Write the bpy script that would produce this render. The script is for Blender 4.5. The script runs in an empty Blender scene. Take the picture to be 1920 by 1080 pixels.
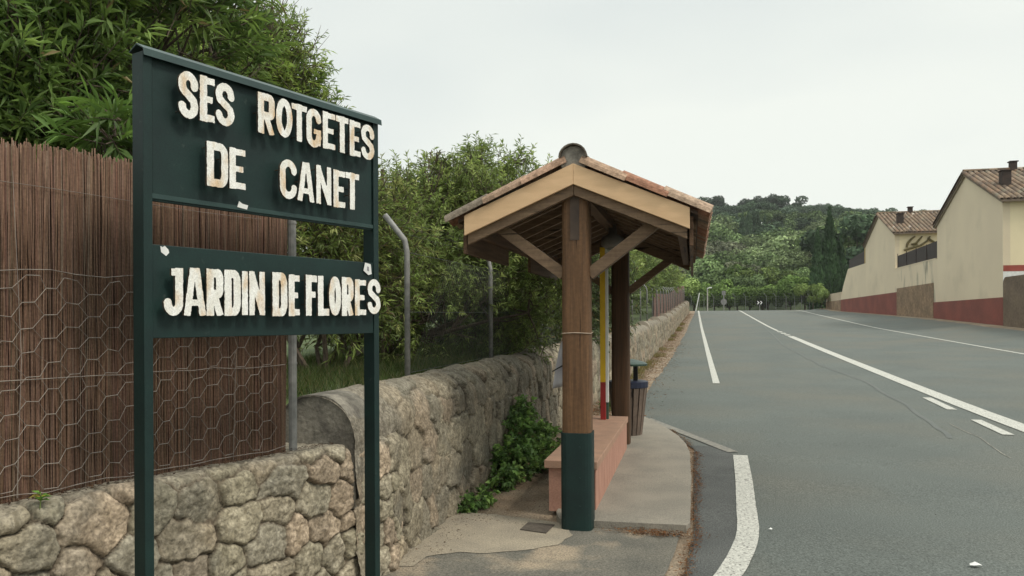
import bpy, bmesh, math, random
import numpy as np
from mathutils import Matrix, Vector, noise as mnoise

S = bpy.context.scene
COL = S.collection
random.seed(7)
RNG = np.random.default_rng(7)

# ------------------------------------------------------------------ camera
F, EYE, YAW, ROLL, CY = 1465.0, 1.65, math.radians(13.07), math.radians(0.28), 601.7
_f = np.array([-math.sin(YAW), math.cos(YAW), 0.0])
_r = np.array([math.cos(YAW), math.sin(YAW), 0.0])
_u = np.cross(_r, _f)
_R = _r * math.cos(ROLL) - _u * math.sin(ROLL)
_U = _u * math.cos(ROLL) + _r * math.sin(ROLL)
cam = bpy.data.objects.new('camera', bpy.data.cameras.new('camera'))
COL.objects.link(cam)
cam.data.sensor_width = 36
cam.data.lens = F / 1920 * 36
cam.data.shift_y = (CY - 540) / 1920
cam.data.clip_start = 0.05
cam.data.clip_end = 5000
m = Matrix(((_R[0], _U[0], -_f[0], 0), (_R[1], _U[1], -_f[1], 0), (_R[2], _U[2], -_f[2], EYE), (0, 0, 0, 1)))
cam.matrix_world = m
S.camera = cam
EYEV = np.array([0, 0, EYE])

def ray(px, py):
    return _f + _R * (px - 960) / F - _U * (py - CY) / F
def at_depth(px, py, d):            # a point d metres in front of the lens
    return EYEV + ray(px, py) * d
def on_z(px, py, z):
    d = ray(px, py); return EYEV + d * ((z - EYE) / d[2])
def on_y(px, py, y):
    d = ray(px, py); return EYEV + d * (y / d[1])

# ------------------------------------------------------------------ world, sun, exposure
SUN_AZ = math.radians(110)     # clockwise from +Y (the road's direction)
SUN_EL = math.radians(50)
w = bpy.data.worlds.new('World'); S.world = w; w.use_nodes = True
nt = w.node_tree; nt.nodes.clear()
def N(t, nt_, **kw):
    n = nt_.nodes.new(t)
    for k, v in kw.items():
        setattr(n, k, v)
    return n
out = N('ShaderNodeOutputWorld', nt); bg = N('ShaderNodeBackground', nt)
sky = N('ShaderNodeTexSky', nt, sky_type='NISHITA', sun_disc=False, sun_elevation=SUN_EL, sun_rotation=SUN_AZ)
tc = N('ShaderNodeTexCoord', nt)
mp = N('ShaderNodeMapping', nt); mp.inputs['Scale'].default_value = (1.2, 1.2, 3.2)
nz = N('ShaderNodeTexNoise', nt); nz.inputs['Scale'].default_value = 1.1; nz.inputs['Detail'].default_value = 3.5
nz.inputs['Roughness'].default_value = 0.45
cr = N('ShaderNodeValToRGB', nt)
cr.color_ramp.elements[0].position = 0.33; cr.color_ramp.elements[0].color = (6.9, 7.45, 7.35, 1)
cr.color_ramp.elements[1].position = 0.66; cr.color_ramp.elements[1].color = (9.0, 9.3, 8.6, 1)
mix = N('ShaderNodeMixRGB', nt); mix.inputs[0].default_value = 0.93
nt.links.new(tc.outputs['Generated'], mp.inputs[0]); nt.links.new(mp.outputs[0], nz.inputs['Vector'])
nt.links.new(nz.outputs[0], cr.inputs[0]); nt.links.new(sky.outputs[0], mix.inputs[1]); nt.links.new(cr.outputs[0], mix.inputs[2])
sx = N('ShaderNodeSeparateXYZ', nt); nt.links.new(tc.outputs['Generated'], sx.inputs[0])
el = N('ShaderNodeMapRange', nt); el.interpolation_type = 'SMOOTHSTEP'   # overcast: brighter towards the zenith
el.inputs[1].default_value = 0.36; el.inputs[2].default_value = 0.95; el.inputs[3].default_value = 1.0; el.inputs[4].default_value = 2.3
nt.links.new(sx.outputs[2], el.inputs[0])
vm = N('ShaderNodeVectorMath', nt, operation='SCALE'); nt.links.new(mix.outputs[0], vm.inputs[0]); nt.links.new(el.outputs[0], vm.inputs['Scale'])
nt.links.new(vm.outputs[0], bg.inputs[0]); nt.links.new(bg.outputs[0], out.inputs[0])
bg.inputs[1].default_value = 0.1
sd = bpy.data.lights.new('sun', 'SUN'); sd.energy = 2.0; sd.angle = math.radians(14); sd.color = (1, 0.93, 0.82)
so = bpy.data.objects.new('sun', sd); COL.objects.link(so)
dirv = Vector((math.sin(SUN_AZ) * math.cos(SUN_EL), math.cos(SUN_AZ) * math.cos(SUN_EL), math.sin(SUN_EL)))
so.rotation_euler = dirv.to_track_quat('Z', 'Y').to_euler()
S.view_settings.view_transform = 'Standard'; S.view_settings.look = 'None'
S.view_settings.exposure = 0.10; S.view_settings.gamma = 1.0
S.view_settings.use_curve_mapping = False

# ------------------------------------------------------------------ naming helpers
def tag(o, label=None, cat=None, group=None, kind=None):
    if label: o['label'] = label
    if cat: o['category'] = cat
    if group: o['group'] = group
    if kind: o['kind'] = kind
    return o
def empty(name, loc=(0, 0, 0), rz=0.0, label=None, cat=None, group=None):
    o = bpy.data.objects.new(name, None); COL.objects.link(o)
    o.location = loc; o.rotation_euler = (0, 0, rz); o.empty_display_size = 0.1
    return tag(o, label, cat, group)

# ------------------------------------------------------------------ materials
MATS = {}
def mat(name, c1, c2=None, scale=8.0, rough=0.8, bump=0.0, bscale=None, attr=False, spec=0.3,
        speck=None, speck_scale=200.0, stretch=None, trans=0.0, metal=0.0, detail=6.0, lo=0.35, hi=0.65,
        c3=None, c3_scale=1.0, c3_pos=(0.5, 0.62), coords='Object'):
    if name in MATS: return MATS[name]
    M = bpy.data.materials.new(name); M.use_nodes = True
    t = M.node_tree; t.nodes.clear(); L = t.links
    o = N('ShaderNodeOutputMaterial', t); b = N('ShaderNodeBsdfPrincipled', t)
    b.inputs['Roughness'].default_value = rough; b.inputs['Metallic'].default_value = metal
    b.inputs['Specular IOR Level'].default_value = spec
    co = N('ShaderNodeTexCoord', t)
    src = co.outputs[coords]
    if stretch:
        mm = N('ShaderNodeMapping', t); mm.inputs['Scale'].default_value = stretch
        L.new(src, mm.inputs[0]); src = mm.outputs[0]
    c2 = c2 or tuple(x * 0.75 for x in c1)
    n1 = N('ShaderNodeTexNoise', t); n1.inputs['Scale'].default_value = scale; n1.inputs['Detail'].default_value = detail
    L.new(src, n1.inputs['Vector'])
    r = N('ShaderNodeValToRGB', t)
    r.color_ramp.elements[0].position = lo; r.color_ramp.elements[0].color = (*c2, 1)
    r.color_ramp.elements[1].position = hi; r.color_ramp.elements[1].color = (*c1, 1)
    L.new(n1.outputs[0], r.inputs[0]); colr = r.outputs[0]
    if c3:
        n3 = N('ShaderNodeTexNoise', t); n3.inputs['Scale'].default_value = c3_scale; n3.inputs['Detail'].default_value = 5
        L.new(src, n3.inputs['Vector'])
        r3 = N('ShaderNodeValToRGB', t); r3.color_ramp.elements[0].position = c3_pos[0]; r3.color_ramp.elements[1].position = c3_pos[1]
        L.new(n3.outputs[0], r3.inputs[0])
        mx = N('ShaderNodeMixRGB', t); mx.inputs[2].default_value = (*c3, 1)
        L.new(r3.outputs[0], mx.inputs[0]); L.new(colr, mx.inputs[1]); colr = mx.outputs[0]
    if speck:
        n2 = N('ShaderNodeTexNoise', t); n2.inputs['Scale'].default_value = speck_scale; n2.inputs['Detail'].default_value = 2
        L.new(co.outputs[coords], n2.inputs['Vector'])
        mr = N('ShaderNodeMapRange', t)
        mr.inputs[1].default_value = 0.3; mr.inputs[2].default_value = 0.7
        mr.inputs[3].default_value = 1 - speck; mr.inputs[4].default_value = 1 + speck
        L.new(n2.outputs[0], mr.inputs[0])
        mx = N('ShaderNodeVectorMath', t, operation='SCALE')
        L.new(colr, mx.inputs[0]); L.new(mr.outputs[0], mx.inputs['Scale']); colr = mx.outputs[0]
    if attr:
        a = N('ShaderNodeAttribute', t, attribute_name='col')
        mx = N('ShaderNodeMixRGB', t, blend_type='MULTIPLY'); mx.inputs[0].default_value = 1
        L.new(colr, mx.inputs[1]); L.new(a.outputs['Color'], mx.inputs[2]); colr = mx.outputs[0]
    L.new(colr, b.inputs['Base Color'])
    if bump:
        bn = N('ShaderNodeTexNoise', t); bn.inputs['Scale'].default_value = bscale or scale * 4; bn.inputs['Detail'].default_value = 5
        L.new(src, bn.inputs['Vector'])
        bp = N('ShaderNodeBump', t); bp.inputs['Strength'].default_value = bump; bp.inputs['Distance'].default_value = 0.01
        L.new(bn.outputs[0], bp.inputs['Height']); L.new(bp.outputs[0], b.inputs['Normal'])
    if trans:
        tr = N('ShaderNodeBsdfTranslucent', t); L.new(colr, tr.inputs[0])
        ms = N('ShaderNodeMixShader', t); ms.inputs[0].default_value = trans
        L.new(b.outputs[0], ms.inputs[1]); L.new(tr.outputs[0], ms.inputs[2]); L.new(ms.outputs[0], o.inputs[0])
    else:
        L.new(b.outputs[0], o.inputs[0])
    MATS[name] = M
    return M

def wood(name, c1, c2, axis='Z'):
    st = {'Z': (14, 14, 0.8), 'Y': (14, 0.8, 14), 'X': (0.8, 14, 14)}[axis]
    return mat(name, c1, c2, scale=3.0, rough=0.65, bump=0.35, bscale=6, stretch=st, spec=0.25, lo=0.3, hi=0.7, c3=tuple(x * .28 for x in c2), c3_scale=1.6, c3_pos=(.63, .67), speck=.12, speck_scale=40)

G_ = (1, 1, 1)
M_green = mat('green_paint', (0.009, 0.027, 0.024), (0.007, 0.019, 0.018), 5, rough=0.55, bump=0.08, bscale=30, spec=0.3, speck=0.2, c3=(.050, .066, .058), c3_scale=16, c3_pos=(.68, .80))
M_greenlight = mat('green_paint_cap', (0.022, 0.050, 0.045), (0.016, 0.037, 0.035), 6, rough=0.5, spec=0.4, speck=0.1)
M_letter = mat('letter_paint', (0.80, 0.79, 0.75), (0.70, 0.68, 0.62), 30, rough=0.6, stretch=(1, 1, 0.45), bump=0.5, bscale=140,
               c3=(0.55, 0.33, 0.12), c3_scale=13.0, c3_pos=(0.50, 0.74), speck=0.16, speck_scale=180, coords='Object')
M_letter_side = mat('letter_edge', (0.03, 0.035, 0.03), (0.07, 0.05, 0.03), 30, rough=0.8)
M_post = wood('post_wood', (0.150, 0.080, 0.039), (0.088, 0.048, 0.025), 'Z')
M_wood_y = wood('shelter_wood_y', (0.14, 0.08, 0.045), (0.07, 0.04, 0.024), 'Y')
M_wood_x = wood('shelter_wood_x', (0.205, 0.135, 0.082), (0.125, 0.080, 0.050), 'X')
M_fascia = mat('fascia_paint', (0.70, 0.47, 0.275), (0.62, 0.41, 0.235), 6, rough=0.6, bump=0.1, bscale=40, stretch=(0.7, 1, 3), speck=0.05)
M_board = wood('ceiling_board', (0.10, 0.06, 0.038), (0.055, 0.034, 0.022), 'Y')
M_tile = mat('clay_tile', (0.86, 0.80, 0.76), (0.50, 0.46, 0.42), 22, rough=0.85, bump=0.6, bscale=90, attr=True, speck=0.22, speck_scale=60)
M_galv = mat('galvanised_steel', (0.27, 0.265, 0.25), (0.18, 0.178, 0.17), 20, rough=0.6, metal=0.15)
M_wire = mat('wire', (0.27, 0.235, 0.20), (0.17, 0.14, 0.12), 20, rough=0.6)
M_wire_dark = mat('chain_wire', (0.085, 0.095, 0.08), (0.06, 0.065, 0.058), 20, rough=0.6)
M_reed = mat('reeds', (1, 1, 1), (0.70, 0.66, 0.62), 12, rough=0.85, stretch=(6, 6, 0.6), attr=True, speck=0.2, speck_scale=90)
M_stone = mat('rubble_stone', (0.98, 0.96, 0.92), (0.62, 0.60, 0.55), 18, rough=0.92, bump=1.0, bscale=45, attr=True, speck=0.42, speck_scale=60,
              c3=(0.42, 0.40, 0.36), c3_scale=30, c3_pos=(0.56, 0.68))
M_asphalt = mat('asphalt', (0.113, 0.124, 0.113), (0.098, 0.108, 0.099), 0.6, rough=0.88, bump=0.9, bscale=120, speck=0.42, speck_scale=75,
                spec=0.25, c3=(0.122, 0.122, 0.104), c3_scale=0.35, c3_pos=(0.45, 0.68))
M_asphalt_dark = mat('asphalt_dark', (0.100, 0.103, 0.098), (0.076, 0.079, 0.076), 1.4, rough=0.9, bump=0.8, bscale=150, speck=0.42, speck_scale=90, spec=0.2)
M_apron = mat('worn_asphalt', (0.155, 0.142, 0.116), (0.108, 0.103, 0.087), 2.2, rough=0.92, bump=0.8, bscale=120, speck=0.38, speck_scale=85,
              c3=(0.29, 0.235, 0.17), c3_scale=1.5, c3_pos=(0.50, 0.60))
M_cement = mat('cement', (0.31, 0.265, 0.198), (0.245, 0.212, 0.163), 4, rough=0.92, bump=0.5, bscale=80, speck=0.2, speck_scale=70)
M_slab = mat('concrete_slab', (0.255, 0.228, 0.185), (0.205, 0.186, 0.154), 2.6, rough=0.9, bump=0.5, bscale=110, speck=0.22, speck_scale=90)
M_paint = mat('road_paint', (0.50, 0.49, 0.44), (0.36, 0.355, 0.32), 40, rough=0.75, bump=0.3, bscale=200, speck=0.25, speck_scale=70,
              c3=(0.17, 0.165, 0.15), c3_scale=45, c3_pos=(0.57, 0.63))
M_paint_old = mat('road_paint_worn', (0.24, 0.225, 0.19), (0.15, 0.145, 0.13), 18, rough=0.85, speck=0.3)
M_dirt = mat('dirt', (0.25, 0.185, 0.125), (0.16, 0.12, 0.082), 3.0, rough=0.95, bump=1.0, bscale=60, speck=0.35, speck_scale=60,
             c3=(0.27, 0.215, 0.155), c3_scale=1.2)
M_meadow = mat('meadow', (0.07, 0.095, 0.032), (0.045, 0.060, 0.022), 1.0, rough=0.95, bump=1.0, bscale=20, speck=0.3, speck_scale=30)
M_hill = mat('hill_earth', (0.055, 0.072, 0.030), (0.032, 0.045, 0.020), 0.05, rough=0.95, speck=0.3, speck_scale=0.4)
M_bark = mat('bark', (0.13, 0.10, 0.072), (0.065, 0.050, 0.038), 20, rough=0.95, bump=0.8, stretch=(3, 3, 0.6))
M_leaf = mat('leaf', (1, 1, 1), (0.80, 0.84, 0.72), 3.0, rough=0.5, attr=True, spec=0.35, trans=0.40)
M_leaf_far = mat('leaf_far', (1, 1, 1), (0.74, 0.78, 0.70), 0.5, rough=0.8, attr=True, spec=0.15, trans=0.15)
M_render = mat('cream_render', (0.66, 0.56, 0.405), (0.61, 0.515, 0.375), 0.35, rough=0.9, bump=0.25, bscale=30, speck=0.05, speck_scale=20,
               c3=(0.53, 0.45, 0.325), c3_scale=0.5, c3_pos=(0.55, 0.8))
M_render_lit = mat('cream_render_lit', (0.74, 0.64, 0.43), (0.68, 0.58, 0.39), 0.6, rough=0.9, speck=0.04)  # paler cream: the brighter light on the side walls is put into the colour
M_red = mat('red_plinth', (0.225, 0.070, 0.052), (0.175, 0.058, 0.045), 0.7, rough=0.85, speck=0.10, speck_scale=12)
M_redband = mat('red_band', (0.32, 0.075, 0.055), None, 2, rough=0.8)
M_pink = mat('bench_render', (0.41, 0.225, 0.165), (0.34, 0.185, 0.135), 5, rough=0.85, bump=0.4, bscale=60, speck=0.12, speck_scale=60)
M_pinktop = mat('bench_slab', (0.37, 0.225, 0.155), (0.30, 0.188, 0.132), 8, rough=0.8, bump=0.3, bscale=60, speck=0.10)
M_white = mat('white', (0.72, 0.72, 0.69), (0.62, 0.62, 0.6), 8, rough=0.5)
M_paper = mat('paper', (0.36, 0.35, 0.36), (0.24, 0.235, 0.25), 5, rough=0.7)
M_yellow = mat('yellow_paint', (0.70, 0.45, 0.02), (0.62, 0.39, 0.02), 8, rough=0.45)
M_redpaint = mat('red_paint', (0.30, 0.028, 0.026), None, 8, rough=0.5)
M_blue = mat('dark_blue_metal', (0.018, 0.022, 0.045), None, 8, rough=0.45)
M_black = mat('black', (0.012, 0.012, 0.013), None, 8, rough=0.5)
M_binlid = mat('bin_lid_green', (0.05, 0.085, 0.065), (0.035, 0.06, 0.05), 8, rough=0.45)
M_slat = wood('bin_slat', (0.17, 0.125, 0.095), (0.10, 0.075, 0.06), 'Z')
M_cord = mat('cord', (0.42, 0.33, 0.25), None, 40, rough=0.8)
M_iron = mat('iron_cover', (0.105, 0.088, 0.070), (0.070, 0.058, 0.048), 20, rough=0.75, bump=0.3, bscale=80, spec=0.3)
M_chim = mat('chimney_brown', (0.060, 0.040, 0.032), (0.035, 0.026, 0.022), 3, rough=0.8)
M_screen = mat('balcony_screen', (0.062, 0.050, 0.044), (0.040, 0.033, 0.030), 3, rough=0.9, stretch=(4, 4, 0.3))
M_brown_screen = mat('brown_screen', (0.17, 0.088, 0.066), (0.12, 0.066, 0.050), 3, rough=0.9, stretch=(4, 4, 0.3))
M_wall_panel = mat('mortared_stone', (0.27, 0.185, 0.115), (0.18, 0.125, 0.080), 1.2, rough=0.95, bump=1.0, bscale=10, speck=0.25, speck_scale=6)
M_petal = mat('dry', (0.36, 0.22, 0.11), (0.20, 0.11, 0.05), 30, rough=0.9, attr=True)

# ------------------------------------------------------------------ mesh helpers
class MB:
    def __init__(s): s.v = []; s.f = []; s.m = []; s.c = []
    def add(s, vs, fs, mi=0, col=None):
        b = len(s.v); s.v.extend(tuple(map(float, v)) for v in vs)
        for f in fs: s.f.append(tuple(b + i for i in f)); s.m.append(mi)
        s.c.extend([col or (1, 1, 1)] * len(vs))
        return s
    def box(s, x0, x1, y0, y1, z0, z1, mi=0, col=None):
        v = [(x, y, z) for z in (z0, z1) for y in (y0, y1) for x in (x0, x1)]
        return s.add(v, [(0, 2, 3, 1), (4, 5, 7, 6), (0, 1, 5, 4), (2, 6, 7, 3), (0, 4, 6, 2), (1, 3, 7, 5)], mi, col)
    def obox(s, o, a, b, c, mi=0, col=None):     # corner o, edge vectors a, b, c
        o, a, b, c = map(np.array, (o, a, b, c))
        v = [o + i * a + j * b + k * c for k in (0, 1) for j in (0, 1) for i in (0, 1)]
        if np.dot(np.cross(a, b), c) < 0:
            fs = [(1, 3, 2, 0), (6, 7, 5, 4), (4, 5, 1, 0), (3, 7, 6, 2), (2, 6, 4, 0), (5, 7, 3, 1)]
        else:
            fs = [(0, 2, 3, 1), (4, 5, 7, 6), (0, 1, 5, 4), (2, 6, 7, 3), (0, 4, 6, 2), (1, 3, 7, 5)]
        return s.add(v, fs, mi, col)
    def tube(s, pts, rad, n=8, mi=0, cap=True, col=None):
        pts = [Vector(p) for p in pts]
        rad = rad if isinstance(rad, (list, tuple)) else [rad] * len(pts)
        vs = []; k = len(pts); ref = None
        for i, p in enumerate(pts):
            d = (pts[min(i + 1, k - 1)] - pts[max(i - 1, 0)])
            d = d.normalized() if d.length > 1e-9 else Vector((0, 0, 1))
            if ref is None:
                ref = Vector((1, 0, 0)) if abs(d.x) < 0.8 else Vector((0, 1, 0))
            a = (ref - d * ref.dot(d)).normalized(); b = d.cross(a); ref = a
            for j in range(n):
                t = 2 * math.pi * j / n
                vs.append(p + (a * math.cos(t) + b * math.sin(t)) * rad[i])
        fs = [(i * n + j, i * n + (j + 1) % n, (i + 1) * n + (j + 1) % n, (i + 1) * n + j) for i in range(k - 1) for j in range(n)]
        if cap: fs += [tuple(range(n))[::-1], tuple((k - 1) * n + j for j in range(n))]
        return s.add(vs, fs, mi, col)
    def prism(s, poly, ext, mi=0, col=None):   # poly: 3-D points in a plane, ext: extrusion vector
        n = len(poly); e = np.array(ext)
        v = [np.array(p, float) for p in poly] + [np.array(p, float) + e for p in poly]
        fs = [tuple(range(n))[::-1], tuple(range(n, 2 * n))] + [(i, (i + 1) % n, n + (i + 1) % n, n + i) for i in range(n)]
        return s.add(v, fs, mi, col)
    def build(s, name, mats, parent=None, smooth=False, bevel=0.0, loc=None, recalc=True):
        me = bpy.data.meshes.new(name); me.from_pydata(s.v, [], s.f)
        mats = mats if isinstance(mats, (list, tuple)) else [mats]
        for m_ in mats: me.materials.append(m_)
        me.polygons.foreach_set('material_index', s.m)
        if smooth: me.polygons.foreach_set('use_smooth', [True] * len(s.f))
        if any(c != (1, 1, 1) for c in s.c):
            a = me.color_attributes.new('col', 'FLOAT_COLOR', 'POINT')
            a.data.foreach_set('color', np.array([(*c, 1) for c in s.c], 'f').ravel())
        else:
            a = me.color_attributes.new('col', 'FLOAT_COLOR', 'POINT')
            a.data.foreach_set('color', np.ones(len(s.v) * 4, 'f'))
        if recalc:
            bm = bmesh.new(); bm.from_mesh(me); bmesh.ops.recalc_face_normals(bm, faces=bm.faces); bm.to_mesh(me); bm.free()
        me.update()
        o = bpy.data.objects.new(name, me); COL.objects.link(o)
        if bevel:
            b = o.modifiers.new('bevel', 'BEVEL'); b.width = bevel; b.segments = 2; b.limit_method = 'ANGLE'
        if loc is not None:
            o.location = loc
        if parent: o.parent = parent
        return o

def np_mesh(name, verts, faces, cols, mats, parent=None, smooth=False, mi=None):
    """verts (n,3), faces (m,k) with one k, cols (n,3)"""
    me = bpy.data.meshes.new(name)
    verts = np.asarray(verts, 'f'); faces = np.asarray(faces, 'i'); k = faces.shape[1]
    me.vertices.add(len(verts)); me.vertices.foreach_set('co', verts.ravel())
    me.loops.add(faces.size); me.loops.foreach_set('vertex_index', faces.ravel())
    me.polygons.add(len(faces)); me.polygons.foreach_set('loop_start', np.arange(0, faces.size, k, dtype='i'))
    me.polygons.foreach_set('loop_total', np.full(len(faces), k, 'i'))
    if smooth: me.polygons.foreach_set('use_smooth', np.ones(len(faces), bool))
    for m_ in (mats if isinstance(mats, (list, tuple)) else [mats]): me.materials.append(m_)
    if mi is not None: me.polygons.foreach_set('material_index', np.asarray(mi, 'i'))
    me.update(calc_edges=True); me.validate()
    if cols is not None:
        a = me.color_attributes.new('col', 'FLOAT_COLOR', 'POINT')
        c = np.ones((len(verts), 4), 'f'); c[:, :3] = cols
        a.data.foreach_set('color', c.ravel())
    o = bpy.data.objects.new(name, me); COL.objects.link(o)
    if parent: o.parent = parent
    return o

def grid_faces(nu, nv):
    i, j = np.meshgrid(np.arange(nu - 1), np.arange(nv - 1), indexing='ij')
    a = i * nv + j
    return np.stack([a, a + nv, a + nv + 1, a + 1], -1).reshape(-1, 4)

def vnoise(x, y, seed=0):
    xi = np.floor(x).astype(np.int64); yi = np.floor(y).astype(np.int64); fx = x - xi; fy = y - yi
    fx = fx * fx * (3 - 2 * fx); fy = fy * fy * (3 - 2 * fy)
    def h(a, b):
        n = (a * 374761393 + b * 668265263 + seed * 974634777) & 0xffffffff
        n = ((n ^ (n >> 13)) * 1274126177) & 0xffffffff
        return ((n ^ (n >> 16)) & 0xffff) / 65535.0
    return (h(xi, yi) * (1 - fx) + h(xi + 1, yi) * fx) * (1 - fy) + (h(xi, yi + 1) * (1 - fx) + h(xi + 1, yi + 1) * fx) * fy
def fbm(x, y, o=4, seed=0):
    s = 0; a = 0.5
    for k in range(o):
        s = s + a * vnoise(x * 2 ** k, y * 2 ** k, seed + k); a *= 0.5
    return s / (1 - 0.5 ** o)

# ------------------------------------------------------------------ ground shape
_KY = [-400, -20, 6, 12.5, 19, 30, 40.5, 50, 62, 72, 81, 86, 90, 100, 115, 400]
_KZ = [0, 0, 0, .06, .22, .52, .84, 1.14, 1.66, 2.10, 2.52, 2.66, 2.64, 2.2, 1.5, 1.5]
def road_z(y):
    y = np.asarray(y, float); s = 0
    for d in (-3, -1.5, 0, 1.5, 3): s = s + np.interp(y + d, _KY, _KZ)
    return s / 5
def wall_x(y):
    return np.interp(y, [-20, 4.75, 4.76, 11.5, 24, 35, 60, 75, 80, 100], [-10.8, -1.97, -2.02, -1.95, -1.4, -1.2, -.85, -.45, -.4, -.4])
def bank_z(y):
    y = np.asarray(y, float)
    return np.where(y < 44, road_z(y) + .3, np.interp(y, [44, 57, 90.6, 101, 115], [1.25, 1.70, 2.54, 2.98, 3.0]))
def sm(a, b, x):
    t = np.clip((x - a) / (b - a), 0, 1); return t * t * (3 - 2 * t)
def ground_z(x, y):
    g = road_z(y)
    b = sm(11.4, 15.2, x); z = g * (1 - b) + bank_z(y) * b
    wx = wall_x(y)
    l = sm(-.42, -.12, -(x - wx) - .34 + .0) if False else sm(.10, .42, wx - x)
    up = np.where(y < 4.75, .84, np.where(y < 78, 1.12, 1.12 * (1 - sm(78, 90, y))))
    z = z + l * up
    z = z + np.where(x < wx - 1, 0.25 * (fbm(x * .3, y * .3, 3, 5) - .5) * sm(0.5, 3, wx - x), 0)
    return z

def axis(segs):
    a = []
    for s0, s1, st in segs: a += list(np.arange(s0, s1, st))
    a.append(segs[-1][1]); return np.array(a)
def sheet(name, xs, ys, zf, matl, lift=0.0, kind='structure', smooth=True):
    X, Y = np.meshgrid(xs, ys, indexing='ij')
    Z = zf(X, Y) + lift
    o = np_mesh(name, np.stack([X, Y, Z], -1).reshape(-1, 3), grid_faces(len(xs), len(ys)), None, matl, smooth=smooth)
    o['kind'] = kind
    return o
xs = axis([(-400, -60, 20), (-60, -12, 3), (-12, -3.2, .4), (-3.2, 0, .08), (0, 11, .5), (11, 16, .4), (16, 60, 4), (60, 400, 20)])
ys = axis([(-300, -20, 20), (-20, 0, 1), (0, 14, .15), (14, 40, .6), (40, 112, 1.2)])
g = sheet('ground', xs, ys, ground_z, [M_dirt, M_meadow], lift=-0.012)
me = g.data
cc = np.zeros(len(me.polygons) * 3, 'f'); me.polygons.foreach_get('center', cc); cc = cc.reshape(-1, 3)
me.polygons.foreach_set('material_index', ((cc[:, 0] < wall_x(cc[:, 1]) - .5) | (cc[:, 0] > 18)).astype('i'))

# hills beyond the crest
def ridge_h(x):
    return np.interp(x, [-400, -200, -60, -3, 25, 50, 80, 150, 400], [4, 12, 30, 36, 37.5, 34, 29, 22, 12])
def hill_z(x, y):
    b = ground_z(x, np.minimum(y, 112))
    t = np.clip((y - 112) / (325 - 112), 0, 1)
    h = ridge_h(x) * (0.75 * t + 0.25 * t * t)
    back = sm(330, 460, y)
    return b * (1 - sm(112, 160, y)) + 1.6 * sm(112, 160, y) + h * (1 - back * .8) + 2.5 * (fbm(x * .03, y * .03, 3, 2) - .5) * sm(112, 150, y)
hx = axis([(-500, -100, 25), (-100, 160, 4), (160, 500, 25)]); hy = axis([(112, 340, 4), (340, 560, 20)])
sheet('hills', hx, hy, hill_z, M_hill, lift=-0.012)
far = MB(); far.add([(-3000, -3000, -1.0), (3000, -3000, -1.0), (3000, 3000, -1.0), (-3000, 3000, -1.0)], [(0, 1, 2, 3)])
o = far.build('terrain', M_hill, recalc=False); o['kind'] = 'structure'

# road: one strip whose edges follow the kerb-less verge
def strip(name, ys_, xl, xr, nx, matl, lift, kind='structure'):
    Y = np.repeat(ys_[:, None], nx, 1)
    t = np.linspace(0, 1, nx)[None, :]
    X = xl(ys_)[:, None] * (1 - t) + xr(ys_)[:, None] * t
    Z = np.where(X > 11, ground_z(X, Y), road_z(Y)) + lift
    o = np_mesh(name, np.stack([X, Y, Z], -1).reshape(-1, 3), grid_faces(len(ys_), nx)[:, ::-1], None, matl, smooth=True)
    o['kind'] = kind
    return o
def road_left(y):
    base = np.interp(y, [-20, 4, 5.2, 6.2, 10, 11.2, 13, 24, 35, 60, 75, 88, 112], [-1.2, -.25, -.06, 0, -.0, -.3, -1.05, -.75, -.55, -.2, .1, .2, .2])
    return base + .09 * (fbm(y * 1.7, y * 0 + 3, 3, 9) - .5) * np.interp(y, [0, 12, 14], [.25, .25, 1.3])
ysr = axis([(-20, 0, 1), (0, 30, .12), (30, 112, .8)])
strip('road', ysr, road_left, lambda y: np.interp(y, [0, 30, 60, 100], [14.6, 14.5, 14.7, 14.9]) + .5 * (fbm(y * .5, y * 0, 4, 4) - .5), 60, M_asphalt, 0.0)
# darker patch of asphalt between slab and white line
def dark_r(y): return np.interp(y, [-2, 3, 5.2, 6.3, 7.2, 9.65, 10.2], [-.9, -.35, .17, .34, .37, .45, .42])
yd = np.arange(-2, 10.25, .12)
strip('road_patch', yd, lambda y: road_left(y) + .012, dark_r, 3, M_asphalt_dark, 0.004)

# ------------------------------------------------------------------ road markings
def ribbon(name, pts, width, matl, lift, step=.25):
    pts = np.array(pts, float); d = np.r_[0, np.cumsum(np.hypot(*np.diff(pts, axis=0).T))]
    n = max(3, int(d[-1] / step)); s = np.linspace(0, d[-1], n)
    x = np.interp(s, d, pts[:, 0]); y = np.interp(s, d, pts[:, 1])
    if len(pts) > 3:
        k = np.ones(5) / 5
        xp = np.pad(x, 2, mode='reflect', reflect_type='odd'); yp = np.pad(y, 2, mode='reflect', reflect_type='odd')
        x = np.convolve(xp, k, 'valid'); y = np.convolve(yp, k, 'valid')
    tx = np.gradient(x); ty = np.gradient(y); l = np.hypot(tx, ty); nx, ny = -ty / l, tx / l
    hw = width / 2 * (1 + .05 * (vnoise(s * 9, s * 0, 3) - .5))
    V = []
    for k_ in (-1, 1):
        xx = x + nx * hw * k_; yy = y + ny * hw * k_
        V.append(np.stack([xx, yy, road_z(yy) + lift], -1))
    V = np.stack(V, 1).reshape(-1, 3)
    o = np_mesh(name, V, grid_faces(n, 2)[:, ::-1], None, matl); o['kind'] = 'structure'
    if True:   # faces up
        if o.data.polygons[0].normal.z < 0:
            o.data.flip_normals()
    return o
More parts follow.
